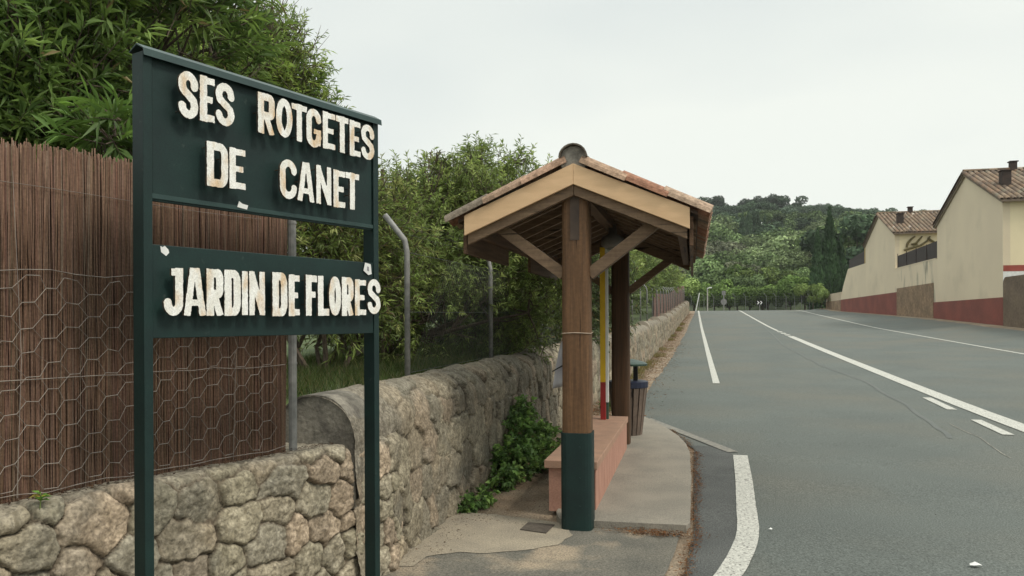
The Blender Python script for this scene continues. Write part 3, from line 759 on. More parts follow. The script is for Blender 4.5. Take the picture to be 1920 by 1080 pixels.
for k in range(1): mb.tube([(.116 / (abs(math.cos(a)) ** 5 + abs(math.sin(a)) ** 5) ** .2 * math.cos(a), .116 / (abs(math.cos(a)) ** 5 + abs(math.sin(a)) ** 5) ** .2 * math.sin(a), 1.552 + .003 * math.sin(3 * a)) for a in np.linspace(0, 2 * math.pi, 41)], .004, 6)
mb.build('string', M_cord, p1)
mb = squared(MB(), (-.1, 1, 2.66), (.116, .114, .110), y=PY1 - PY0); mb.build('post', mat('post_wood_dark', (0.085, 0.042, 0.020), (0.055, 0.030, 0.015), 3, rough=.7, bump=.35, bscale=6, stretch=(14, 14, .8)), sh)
SL = math.radians(23.0); TS, CS = math.tan(SL), math.cos(SL)
RY0, RY1 = 6.015 - PY0, 10.35 - PY0
ZR = 2.865                       # top of the boards at the ridge
HW = .878                        # half width of the fascia
def slope_bar(y0, y1, xa, xb, ztop, h, name, matl, side):
    mb = MB(); x0, x1 = side * xa, side * xb
    q = [(x0, y0, ztop - xa * TS), (x1, y0, ztop - xb * TS), (x1, y0, ztop - xb * TS - h), (x0, y0, ztop - xa * TS - h)]
    mb.prism(q, (0, y1 - y0, 0)); return mb.build(name, matl, sh, bevel=.003)
for sd_ in (-1, 1):
    slope_bar(RY0 - .03, RY0, 0.001 * (sd_ > 0), HW, ZR, .160, 'fascia_board', M_fascia, sd_)
    slope_bar(RY1, RY1 + .03, 0.001 * (sd_ > 0), HW, ZR, .160, 'fascia_board', M_fascia, sd_)
    for y in (0.0, PY1 - PY0):
        if y > 1: slope_bar(y - .04, y + .05, .05, HW - .02, ZR - .11, .125, 'principal_rafter', M_wood_x, sd_)
    slope_bar(RY0 + .002, RY0 + .055, .002, HW - .02, ZR - .12, .120, 'principal_rafter', M_wood_x, sd_)
    for k in range(11):
        y = RY0 + .38 + k * .37
        if y > RY1 - .1: break
        if abs(y) < .09 or abs(y - (PY1 - PY0)) < .09: continue
        slope_bar(y, y + .055, .04, HW + .05, ZR - .032, .075, 'rafter', M_wood_x, sd_)
    # boards
    for ya_, yb_, zd in (((RY0 + .03, RY0 + 1.50, .30), (RY0 + 2.55, RY1 - .02, .30)) if sd_ < 0 else ((RY0 + .03, RY1 - .02, .28),)):
        mb = MB(); xe_ = sorted((sd_ * (HW + .025), sd_ * (HW - .005)))
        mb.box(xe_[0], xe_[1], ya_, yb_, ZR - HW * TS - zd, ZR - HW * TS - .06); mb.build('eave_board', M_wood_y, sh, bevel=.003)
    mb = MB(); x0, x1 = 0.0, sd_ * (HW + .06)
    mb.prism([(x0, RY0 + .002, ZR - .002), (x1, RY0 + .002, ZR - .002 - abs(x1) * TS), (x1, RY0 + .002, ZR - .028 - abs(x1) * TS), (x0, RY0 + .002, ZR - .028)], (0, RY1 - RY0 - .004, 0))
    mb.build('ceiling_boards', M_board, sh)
    # braces, front and rear
    for y in (0.0, PY1 - PY0):
        mb = MB(); xa, za, xb, zb = .10, 2.015, .655, 2.43
        d = np.array([xb - xa, zb - za]); d /= np.hypot(*d); n_ = np.array([-d[1], d[0]]) * .045
        q = [(sd_ * (xa + n_[0]), y - .045, za + n_[1]), (sd_ * (xb + n_[0]), y - .045, zb + n_[1]), (sd_ * (xb - n_[0]), y - .045, zb - n_[1]), (sd_ * (xa - n_[0]), y - .045, za - n_[1])]
        mb.prism(q, (0, .09, 0)); mb.build('brace', M_wood_x, sh, bevel=.003)
    # eave beam
    mb = MB(); mb.box(sd_ * (HW - .10), sd_ * (HW - .03), RY0 + .08, RY1 - .002, ZR - HW * TS - .16, ZR - HW * TS - .045)
    mb.build('eave_beam', M_wood_y, sh, bevel=.003)
mb = MB(); mb.box(-.05, .05, RY0 + .08, RY1 - .01, ZR - .20, ZR - .045); mb.build('ridge_beam', M_wood_y, sh)

TC = [np.array(c) for c in ((.50, .27, .18), (.48, .33, .24), (.44, .34, .26), (.36, .30, .24), (.55, .40, .29), (.30, .26, .21), (.46, .25, .17))]
def tile(mb, o, a, d, n, L, r0, r1, h, col, up=True, seg=7, th=.012):
    """half-round tile: o = centre of the upper end, d = down-slope dir, a = across, n = normal"""
    o, a, d, n = (np.array(x, float) for x in (o, a, d, n)); vs = []
    for (dist, r) in ((0, r0), (L, r1)):
        for rr in (r, r - th):
            for k in range(seg + 1):
                t_ = math.pi * k / seg; sgn = 1 if up else -1
                vs.append(o + d * dist + a * math.cos(t_) * rr + n * (math.sin(t_) * (h * rr / r) * sgn))
    m_ = seg + 1; fs = []
    for k in range(seg):
        fs += [(k, k + 1, 2 * m_ + k + 1, 2 * m_ + k), (m_ + k + 1, m_ + k, 3 * m_ + k, 3 * m_ + k + 1),
               (2 * m_ + k, 2 * m_ + k + 1, 3 * m_ + k + 1, 3 * m_ + k), (k + 1, k, m_ + k, m_ + k + 1)]
    fs += [(0, 2 * m_, 3 * m_, m_), (seg, m_ + seg, 3 * m_ + seg, 2 * m_ + seg)]
    mb.add(vs, fs, 0, tuple(np.clip(col, 0, 1)))
def tiled(name, parent, ridge0, ad, dd, nrm, La, Ld, pitch, rows, r0, r1, h, rng, tints=TC, lift=.0, cover=True, mid=True):
    ad, dd, nrm = (np.array(x, float) for x in (ad, dd, nrm)); mb = MB()
    nc = int(round(La / pitch)); pitch = La / nc; rl = Ld / rows
    for c in range(nc + 1):
        for r in range(rows):
            for up in ((True, False) if mid else (True,)):
                cc_ = c + (.5 if not up else 0)
                if cc_ > nc: continue
                o = np.array(ridge0) + ad * (pitch * cc_) + dd * (rl * r) + nrm * ((.015 if up else .045) + lift + rng.normal(0, .003) + (rows - r) * 0)
                col = tints[rng.integers(len(tints))] * rng.uniform(.75, 1.2)
                tilt = dd + nrm * (-.0) ; tilt = tilt / np.linalg.norm(tilt)
                tile(mb, o + nrm * .0, ad + dd * rng.normal(0, .01), tilt - nrm * .035, nrm, rl * 1.13, r0 * (1 if up else .9), r1 * (1 if up else .9), h * (1 if up else .6), col, up)
    return mb.build(name, M_tile, parent, recalc=False)
rg = np.random.default_rng(3)
for sd_ in (-1, 1):
    dd = np.array((sd_ * CS, 0, -math.sin(SL))); nr = np.array((sd_ * math.sin(SL), 0, CS))
    tiled('roof_tiles', sh, (sd_ * .04, RY0 + .035, ZR - .008), (0, 1, 0), dd, nr, RY1 - RY0 - .04, (HW + .065) / CS, .205, 3, .080, .098, .074, rg)
mb = MB()
for k in range(11):
    y = RY0 - .02 + k * .41
    tile(mb, (0, y + .42, ZR + .035), (1, 0, 0), (0, -1, 0.03), (0, 0, 1), .45, .085, .112, .105, np.array((.30, .25, .20)) * rg.uniform(.7, 1.1) * (np.array((.62, .66, .68)) if k < 2 else 1), True, 10)
mb.build('ridge_tiles', M_tile, sh, recalc=False)
mb = MB(); mb.tube([(0, RY0 - .015, ZR + .030), (0, RY0 + .30, ZR + .030)], .108, 14); mb.build('ridge_mortar', mat('mortar_dark', (.30, .275, .235), (.15, .135, .115), 12, rough=.95, bump=1), sh, smooth=False)

# ------------------------------------------------------------------ bench
be = empty('bench', (-1.0, 6.49, .058), 0, 'salmon pink rendered masonry bench between the shelter posts', 'bench')
mb = MB(); mb.box(-.20, .185, .03, 3.12, -.02, .345)
for k in range(13): mb.box(.185, .1875, .12 + k * .24, .128 + k * .24, 0, .345)
mb.build('bench_base', M_pink, be, bevel=.006)
mb = MB()
for k in range(5): mb.box(-.235, .215, 0 + .632 * k, .628 + .632 * k, .347, .415)
mb.build('seat', M_pinktop, be, bevel=.006)
mb = MB()
for k in range(14):
    mb.box(.1878, .200, .035 + k * .222, .245 + k * .222, .0, .34) if k % 1 == 0 else None
mb.build('facing_tile', mat('bench_tile', (.43, .235, .172), (.33, .175, .128), 9, rough=.8, speck=.15, stretch=(1, 3, .5)), be, bevel=.004)

# ------------------------------------------------------------------ bus stop pole
bp_ = empty('bus_stop_pole', (-1.03, 9.30, .058), 0, 'slim yellow, white and red bus stop pole behind the bench', 'pole')
mb = MB(); mb.box(-.05, .012, -.03, .03, .86, 2.46); mb.build('yellow_face', M_yellow, bp_, bevel=.004)
mb = MB(); mb.box(.0125, .045, -.026, .03, .62, 2.46); mb.build('white_face', M_white, bp_, bevel=.004)
mb = MB(); mb.box(-.05, .012, -.03, .03, 0, .858); mb.build('red_base', M_redpaint, bp_, bevel=.004)
mb = MB(); mb.box(-.046, .04, .031, .06, 0, 2.47); mb.build('back_rail', mat('green_rail', (.05, .11, .08), None, 5), bp_)
# pale grey rounded fixture under the shelter's ridge
lp = empty('roof_fixture', (-.86, 8.6, 2.50), 0, 'pale grey rounded fixture under the shelter roof', 'lamp')
mb = MB(); mb.tube([(0, 0, .20), (0, 0, .10), (0, 0, .06), (0, 0, -.02), (0, 0, -.06)], [.04, .05, .12, .13, .08], 16); mb.build('fixture_body', mat('grey_plastic', (.20, .19, .175), (.14, .13, .12), 6, rough=.6), lp, smooth=True)
mb = MB(); mb.tube([(0, 0, -.061), (0, 0, -.085)], [.075, .05], 16); mb.build('fixture_base', mat('fixture_base', (.30, .30, .28), None, 6, rough=.3), lp, smooth=True)

# ------------------------------------------------------------------ litter bin
bn = empty('litter_bin', (-.875, 10.75, .02), 0, 'round litter bin of wooden slats with blue rim and green lid behind the rear post', 'bin')
mb = MB()
nsl = 18
for k in range(nsl):
    a = 2 * math.pi * k / nsl; ca, sa = math.cos(a), math.sin(a); w_ = .036
    for_pts = []
    r0, r1 = .185, .262
    q = [(r0 * ca - sa * w_ * .75, r0 * sa + ca * w_ * .75, .05), (r0 * ca + sa * w_ * .75, r0 * sa - ca * w_ * .75, .05), (r1 * ca + sa * w_, r1 * sa - ca * w_, .72), (r1 * ca - sa * w_, r1 * sa + ca * w_, .72)]
    ob = MB(); ob.prism(q, (-ca * .02, -sa * .02, 0)); ob.build('slat', M_slat, bn, bevel=.003)
mb = MB(); mb.tube([(0, 0, .03), (0, 0, .70)], [.155, .225], 20); mb.build('liner', M_black, bn, smooth=True)
mb = MB(); mb.tube([(0, 0, .715), (0, 0, .725), (0, 0, .80), (0, 0, .81)], [.262, .272, .272, .24], 24); mb.build('rim', M_blue, bn)
mb = MB(); mb.tube([(0, 0, -.02), (0, 0, .05)], .17, 20); mb.build('base_ring', M_blue, bn)
for sx in (.105,): 
    mb = MB(); mb.box(sx - .03, sx + .03, -.04, .0, .80, 1.02); mb.build('lid_support', M_black, bn, bevel=.003)
mb = MB(); mb.box(-.135, -.075, .04, .08, .80, 1.02); mb.build('lid_support', M_black, bn, bevel=.003)
mb = MB(); mb.tube([(.02, 0, 1.015), (.02, 0, 1.04), (.02, 0, 1.065), (.02, 0, 1.10)], [.24, .245, .20, .06], 24); mb.build('lid', M_binlid, bn)

# ------------------------------------------------------------------ paper tied to the front post
mb = MB(); vs = []; nxp, nzp = 6, 12
for i in range(nxp):
    for j in range(nzp):
        u_, v_ = i / (nxp - 1), j / (nzp - 1)
        topw = .01 + .085 * (1 - v_) ** .6
        x = -1.018 - topw * (1 - u_) ; z = 1.10 + .40 * v_ + .02 * u_
        vs.append((x, 6.235 + .02 * math.sin(u_ * 3 + v_ * 2), z))
o = np_mesh('poster', vs, grid_faces(nxp, nzp), None, M_paper)
so_ = o.modifiers.new('s', 'SOLIDIFY'); so_.thickness = .003
tag(o, 'crumpled grey paper sheet hanging from a string on the front shelter post', 'poster')
mb = MB(); mb.prism([(-1.112, 6.222, 1.235), (-1.022, 6.232, 1.285), (-1.022, 6.232, 1.298), (-1.112, 6.222, 1.245)], (0, -.003, 0)); mb.build('dark_stripe', M_black, o)
mb = MB(); mb.tube([(-1.055, 6.235, 1.44), (-1.02, 6.24, 1.548)], .003, 5); mb.build('string', M_cord, o)

# ------------------------------------------------------------------ access cover in the cement
mb = MB(); q = [on_z(a, b, .018) for a, b in ((975, 993), (990, 980), (1040, 984), (1024, 1000))]
mb.prism(q, (0, 0, .004))
o = mb.build('access_cover', M_iron); tag(o, 'small square rusty metal access cover set in the cement patch', 'cover')

# ------------------------------------------------------------------ chain-link fence on the tall wall
cl = empty('chain_link_fence', (-2.38, 6.36, 1.1), 0, 'chain-link fence with bent-top steel posts behind the roadside wall', 'fence')
def fx(y): return float(wall_x(y)) - .40
py_ = [6.36, 9.1, 12.05] + [12.05 + 2.95 * k for k in range(1, 23)]
for y in py_:
    if y > 78: continue
    x = fx(y) + 2.38; z0 = float(road_z(y)); yy = y - 6.36; r = .026
    mb = MB(); mb.tube([(x, yy, z0 - .1), (x, yy, z0 + 1.14), (x - .02, yy, z0 + 1.24), (x - .19, yy - .03, z0 + 1.46)], r, 8)
    mb.build('fence_post', M_galv, cl, smooth=True)
mb = MB(); cell = .065
def wline(y, h): return (fx(y) + 2.38 + .03, y - 6.36, float(road_z(y)) + h)
y = 6.36
while y < 77:
    st_ = cell if y < 13 else cell * 5
    if y + 1.0 < 77:
        for sg_ in (1, -1):
            ya_, yb_ = (y, y + 1.0) if sg_ > 0 else (y + 1.0, y)
            mb.tube([wline(ya_, .10), wline(yb_, 1.12)], (.0009 if y < 14 else .0013), 3, cap=False)
    y += st_
for h in (.10, .62, 1.13): mb.tube([wline(yq, h) for yq in np.arange(6.36, 78, 1.5)], .0028, 3)
for kx in (.06, .13, .19): mb.tube([(fx(yq) + 2.38 - kx, yq - 6.36, float(road_z(yq)) + 1.24 + kx * 1.15) for yq in np.arange(6.36, 78, 1.5)], .0018, 3)
mb.build('wire_mesh', M_wire_dark, cl)
mb = MB(); ysc = np.arange(34, 78, 1.0)
for a, b in zip(ysc[:-1], ysc[1:]):
    pa, pb = wline(a, .0), wline(b, .0); h = 1.05 + .45 * sm(45, 70, a)
    mb.add([(pa[0] - .06, pa[1], pa[2]), (pb[0] - .06, pb[1], pb[2]), (pb[0] - .06, pb[1], pb[2] + h), (pa[0] - .06, pa[1], pa[2] + h),
            (pa[0] - .10, pa[1], pa[2]), (pb[0] - .10, pb[1], pb[2]), (pb[0] - .10, pb[1], pb[2] + h), (pa[0] - .10, pa[1], pa[2] + h)],
           [(0, 1, 2, 3), (7, 6, 5, 4), (3, 2, 6, 7)])
mb.build('reed_screen', M_brown_screen, cl)

# slim wooden pole standing above the hedge
t_ = on_y(717, 318, 8.6)
o = MB().tube([(t_[0], 8.6, .9), (t_[0], 8.6, t_[2])], .022, 8).build('pole', M_bark); tag(o, 'thin dark pole rising from the bushes just right of the green sign', 'pole')

# ------------------------------------------------------------------ houses along the right side
XH = 15.6
def bz(y): return float(bank_z(y))
def house(y0, y1, ze, zr, zbase, label, band_top, side_band, name='house'):
    """gable faces the road (x = XH); y0..y1, eaves ze, ridge zr"""
    h = empty(name, (XH, y0, zbase), 0, label, 'house'); D = y1 - y0; ym = D / 2; dx = 10.0
    L = lambda z: z - zbase
    mb = MB()
    prof = [(0, 0, L(zbase - .8)), (0, D, L(zbase - .8)), (0, D, L(ze)), (0, ym, L(zr)), (0, 0, L(ze))]
    mb.prism([(p[0], p[1], p[2]) for p in prof], (.35, 0, 0))
    mb.build('gable_wall', M_render, h)
    mb = MB(); mb.box(.352, dx, 0.001, .3, L(zbase - .8), L(ze) - .05); mb.build('side_wall', M_render_lit, h)
    mb = MB(); mb.box(.352, dx, D - .3, D - .001, L(zbase - .8), L(ze) - .05); mb.build('side_wall', M_render_lit, h)
    mb = MB(); mb.box(dx - .3, dx - .002, .302, D - .302, L(zbase - .8), L(ze) - .05); mb.build('rear_wall', M_render_lit, h)
    if side_band:
        mb = MB(); mb.box(.02, dx, -.02, .0, L(4.09), L(4.40)); mb.build('painted_band', M_redband, h)
        mb = MB(); mb.box(.005, dx, -.012, .0, L(3.0), L(4.088)); mb.build('white_wall_base', M_white, h)
    s_ = math.atan2(zr - ze, ym); nr0 = (0, -math.sin(s_), math.cos(s_)); nr1 = (0, math.sin(s_), math.cos(s_))
    Ld = math.hypot(ym, zr - ze) + .38
    rg = np.random.default_rng(int(y0))
    tt = [np.array(c) for c in ((.235, .175, .12), (.27, .205, .145), (.20, .155, .115), (.30, .24, .18), (.17, .13, .10), (.25, .17, .115), (.52, .47, .40), (.22, .20, .15))]
    for nr, sgn in ((nr0, -1), (nr1, 1)):
        dd = (0, sgn * math.cos(s_), -math.sin(s_))
        mb = MB()   # roof deck under the tiles
        o0 = np.array((-.16, ym, L(zr) + .02)); mb.obox(o0, (dx + .3, 0, 0), np.array(dd) * Ld, (0, 0, .10))
        dk = mb.build('roof_deck', mat('eave_mortar', (.20, .15, .11), (.13, .10, .08), 6, rough=.9), h)
        W8 = [.18, .18, .15, .15, .1, .12, .05, .07]
        tints = [tt[rg.choice(8, p=W8)] for _ in range(60)]
        tiled('roof_tiles', h, (-.12, ym, L(zr) + .14), (1, 0, 0), dd, nr, dx + .2, Ld - .05, .30, 15, .115, .135, .10, rg, tints, mid=False)
    mb = MB()
    for k in range(24):
        tile(mb, (-.15 + k * .43, ym, L(zr) + .20), (0, 1, 0), (1, 0, 0), (0, 0, 1), .5, .12, .15, .13, tt[k % 8] * rg.uniform(.8, 1.2), True, 6)
    mb.build('ridge_tiles', M_tile, h, recalc=False)
    # verge board under the far edge of the roof
    mb = MB()
    for sgn in (-1, 1):
        a = (-.10, ym, L(zr) + .02); dd = np.array((0, sgn * math.cos(s_), -math.sin(s_))) * (Ld - .1)
        mb.obox(a, dd, (0, 0, -.10), (.09, 0, 0))
    mb.build('verge', mat('verge_mortar', (.30, .25, .18), (.22, .18, .13), 5), h)
    # chimney on the near slope and a small vent on the ridge
    cy = ym * .36; zc = L(ze) + (zr - ze) * (cy / ym)
    mb = MB(); mb.box(.68, 1.14, cy, cy + .5, zc - .1, zc + 1.02); c = mb.build('chimney', M_chim, h, bevel=.02)
    mb = MB(); mb.box(.63, 1.20, cy - .05, cy + .55, zc + 1.025, zc + 1.08); mb.build('chimney_cap', M_chim, c, bevel=.01)
    vx = 2.3
    mb = MB(); mb.box(vx, vx + .35, ym - .17, ym + .17, L(zr) + .1, L(zr) + .62); v_ = mb.build('vent', M_chim, h, bevel=.02)
    mb = MB(); mb.box(vx - .05, vx + .40, ym - .22, ym + .22, L(zr) + .625, L(zr) + .68); mb.build('vent_cap', M_chim, v_)
    return h
h1 = house(45.1, 56.25, 7.78, 10.08, 1.27, 'nearest cream house with red plinth and brown chimney, at the right edge of the road', 2.75, True)
h2 = house(67.3, 78.1, 8.47, 10.55, 1.9, 'farther cream gabled house with brown chimney, beyond the wall with the dark balcony screen', 3.77, False)
# continuous yard wall between and beyond the houses
def yz(pts, x, t): return [(x, y, z) for y, z in pts], (t, 0, 0)
def plinth(y0, y1, top, zb, name, matl, parent, off, thick=.1):
    mb = MB(); n = 8; P = [(XH - off, y, bz(y) - .4) for y in np.linspace(y0, y1, n)] + [(XH - off, y1, top), (XH - off, y0, top)]
    P = [(p[0] - parent.location[0], p[1] - parent.location[1], p[2] - parent.location[2]) for p in P]
    mb.prism(P, (thick, 0, 0)); return mb.build(name, matl, parent)
plinth(45.08, 56.25, 2.75, 0, 'plinth', M_red, h1, .022)
plinth(67.3, 78.1, 3.77, 0, 'plinth', M_red, h2, .022)
yw = empty('yard_wall', (XH, 56.26, 1.7), 0, 'cream yard wall with brown stone panel and screened balcony between the two houses', 'wall')
mb = MB(); mb.box(.0, .32, .0, 11.03, -1.2, 5.6 - 1.7); mb.build('wall_body', mat('stained_render', (0.66, 0.56, 0.405), (0.61, 0.515, 0.375), .35, rough=.9, c3=(.27, .25, .19), c3_scale=1.4, c3_pos=(.52, .70), stretch=(1, 1, .28)), yw)
mb = MB(); mb.box(-.02, .34, .3, 11.0, 5.602 - 1.7, 5.66 - 1.7); mb.build('coping', M_render, yw)
plinth(56.26, 57.05, 2.75, 0, 'plinth', M_red, yw, .022)
plinth(57.06, 66.6, 4.05, 0, 'stone_panel', M_wall_panel, yw, .045)
plinth(66.61, 67.29, 3.77, 0, 'plinth', M_red, yw, .022)
mb = MB(); mb.prism([(.10, .05, 5.661 - 1.7), (.10, 10.5, 5.661 - 1.7), (.10, 10.5, 6.62 - 1.7), (.10, .05, 6.80 - 1.7)], (.04, 0, 0)); mb.build('balcony_screen', M_screen, yw)
for k in range(5): mb = MB(); mb.box(.06, .10, .05 + k * 2.6, .11 + k * 2.6, 5.661 - 1.7, 6.78 - 1.7); mb.build('screen_post', M_chim, yw)
mb = MB()
for a, b in ((2.2, 3.4), (4.2, 5.2), (7.0, 7.9)):
    pass
yw2 = empty('yard_wall', (XH, 78.11, 2.2), 0, 'cream stepped yard wall with dark terrace screen, left of the farther house', 'wall')
mb = MB(); mb.prism([(0, 0, -1.4), (0, 12.5, -1.0), (0, 12.5, 4.0 - 2.2), (0, 11.2, 5.16 - 2.2), (0, 8.5, 6.85 - 2.2), (0, 0, 6.85 - 2.2)], (.32, 0, 0)); mb.build('wall_body', M_render, yw2)
plinth(78.11, 90.6, 3.77, 0, 'plinth', M_red, yw2, .022)
mb = MB(); mb.prism([(.10, .6, 6.86 - 2.2), (.10, 8.4, 6.86 - 2.2), (.10, 8.4, 7.75 - 2.2), (.10, .6, 8.1 - 2.2)], (.04, 0, 0)); mb.build('terrace_screen', M_screen, yw2)
mb = MB(); mb.box(.0, .3, .02, .5, 6.86 - 2.2, 8.3 - 2.2); mb.build('screen_pillar', mat('ochre_pillar', (.42, .30, .12), None, 4), yw2)
lw2 = empty('boundary_wall', (XH, 90.7, 2.4), 0, 'low cream boundary wall with brown foot at the end of the house row', 'wall')
mb = MB(); mb.box(.05, .35, 0, 9.8, -1.2, 4.62 - 2.4); mb.build('wall_body', mat('pinkish_render', (.50, .41, .30), (.44, .36, .26), .6, rough=.9), lw2)
plinth(90.7, 100.5, 3.75, 0, 'stone_foot', M_wall_panel, lw2, .0)
# near brown wall at the right edge of the photo
mb = MB(); top = 3.76
P = [(0, 0, -1.2), (0, 0, top - .35 - 1.2)] + [(0, -.35 + .35 * math.cos(a), top - .35 - 1.2 + .35 * math.sin(a)) for a in np.linspace(.2, math.pi / 2, 6)] + [(0, -14, top - 1.2), (0, -14, -1.6)]
mb.prism(P, (.45, 0, 0)); o = mb.build('garden_wall', mat('brown_rough_render', (.175, .130, .090), (.125, .092, .065), 1.1, rough=.95, bump=1, bscale=14, speck=.2, speck_scale=8), loc=(XH - .12, 44.75, 1.2))
tag(o, 'brown rough garden wall with rounded top corner at the right edge', 'wall')
# bare vine on the farther house's side wall
vn = MB()
rg = np.random.default_rng(12)
for st_ in (((1700, 464), (1702, 456), (1709, 448), (1716, 443)), ((1709, 458), (1718, 456), (1724, 449), (1729, 443)), ((1712, 464), (1726, 460), (1738, 452), (1744, 443)), ((1740, 445), (1744, 450), (1752, 454), (1757, 455)), ((1695, 469), (1712, 464), (1720, 458))):
    P_ = [on_y(a, b, 67.2) for a, b in st_]; P_ = [(v[0] - XH, -.08, v[2]) for v in P_]
    vn.tube(P_, [.085, .10, .08, .05][:len(P_)], 6)
o = vn.build('climbing_vine', mat('vine', (.13, .105, .04), (.08, .065, .03), 5), loc=(XH, 67.28, 0)); tag(o, 'bare dark climbing vine curling over the farther house\'s yellow side wall', 'vine')

# ------------------------------------------------------------------ things at the crest
def gz(x, y): return float(ground_z(np.array(x), np.array(y)))
ef = empty('roadside_fence', (0, 100, gz(3, 100)), 0, 'far wire fence on bent posts across the end of the road', 'fence')
mb = MB(); prev = None
for k, px in enumerate((1283, 1296, 1311, 1320, 1338, 1378, 1398, 1437, 1455, 1474, 1490, 1503, 1518)):
    y = 100 + .25 * k; p = on_y(px, 580, y); x = p[0]; z0 = gz(x, y) - ef.location[2] - .1; zt = on_y(px, 556, y)[2] - ef.location[2]
    q = MB(); q.tube([(x, y - 100, z0), (x, y - 100, zt), (x - .3, y - 100, zt + .4)], .034, 6); q.build('fence_post', mat('dull_post', (.15, .155, .145), None, 5), ef)
    if prev:
        for f in np.linspace(.1, 1, 9):
            mb.tube([(prev[0], prev[1], prev[2] + (prev[3] - prev[2]) * f), (x, y - 100, z0 + (zt - z0) * f)], .012, 3, cap=False)
        nd = max(2, int((x - prev[0]) / .25))
        for i in range(nd):
            f = i / nd; mb.tube([(prev[0] + (x - prev[0]) * f, y - 100 - .02, prev[2]), (prev[0] + (x - prev[0]) * f, y - 100 - .02, prev[3])], .010, 3, cap=False)
    prev = (x, y - 100, z0, zt)
mb.build('wire_mesh', M_wire_dark, ef)
cs = empty('chevron_sign', tuple(on_y(1424.5, 583, 91)), 0, 'small black road sign with two white chevrons beyond the crest', 'sign')
cs.location.z = gz(cs.location.x, 91)
zc = on_y(1424.5, 567.5, 91)[2] - cs.location.z
mb = MB(); mb.box(-.36, .36, -.02, .02, zc - .22, zc + .22); mb.build('sign_plate', M_black, cs)
mb = MB()
for x0 in (-.30, .02):
    mb.prism([(x0, -.026, zc + .18), (x0 + .13, -.026, zc + .18), (x0 + .28, -.026, zc), (x0 + .13, -.026, zc - .18), (x0, -.026, zc - .18), (x0 + .14, -.026, zc)], (0, .005, 0))
mb.build('chevron', M_white, cs)
mb = MB(); mb.tube([(0, .03, -.1), (0, .03, zc + .2)], .04, 8); mb.build('post', M_galv, cs)
def pole(px, ytop, Y, r, label, matl=M_galv, lean=0, head=None, cat='pole'):
    b = on_y(px, 580, Y); t = on_y(px + lean, ytop, Y); z0 = gz(b[0], Y)
    e_ = empty('roadside_pole', (b[0], Y, z0), 0, label, cat)
    mb = MB(); mb.tube([(0, 0, -.2), (t[0] - b[0], 0, t[2] - z0)], r, 8); mb.build('pole_shaft', matl, e_)
    if head: head(e_, t[0] - b[0], t[2] - z0)
def head_lamp(e_, x, z): MB().tube([(x, 0, z - .25), (x, 0, z), (x + .25, -.1, z + .1), (x + .5, -.15, z + .08)], .07, 8).build('pole_head', M_white, e_)
def head_disc(e_, x, z):
    MB().tube([(x, -.03, z - 1.35), (x, .03, z - 1.35)], .36, 16).build('sign_disc', M_galv, e_)
    MB().box(x - .22, x + .22, -.03, .03, z - .55, z - .05).build('sign_plate', M_galv, e_)
M_palepole = mat('pale_pole', (.42, .40, .35), (.34, .32, .28), 5, rough=.6)
pole(1326.5, 541, 96, .07, 'tall pale post with a short bent head at the end of the road', M_palepole, 0, head_lamp)
pole(1357, 545, 97, .06, 'grey signpost seen from behind with a round disc at the road end', M_galv, 0, head_disc, 'signpost')
pole(1303.5, 549, 92, .05, 'thin white post leaning right at the far left end of the road', M_white, 8)

# ------------------------------------------------------------------ foliage builders
def leaves(name, P, Dn, Up, ln, wd, col, matl, parent=None, fold=.25, droop=.15):
    """diamond leaves folded along the midrib. P base points, Dn unit dirs, Up unit normals"""
    n = len(P); Sd = np.cross(Dn, Up); Sd /= np.linalg.norm(Sd, axis=1)[:, None] + 1e-9
    Up = np.cross(Sd, Dn)
    ln = np.broadcast_to(ln, (n,))[:, None]; wd = np.broadcast_to(wd, (n,))[:, None]
    mid = P + Dn * ln * .45 + Up * wd * fold
    v = np.stack([P, mid + Sd * wd * .5, P + Dn * ln - np.array((0, 0, 1)) * ln * droop, mid - Sd * wd * .5], 1).reshape(-1, 3)
    b = np.arange(n)[:, None] * 4
    f = np.concatenate([b + np.array([[0, 1, 2]]), b + np.array([[0, 2, 3]])], 0)
    return np_mesh(name, v, f, np.repeat(np.clip(col, 0, 1), 4, axis=0), matl, parent)
def unit(v): return v / (np.linalg.norm(v, axis=-1, keepdims=True) + 1e-9)

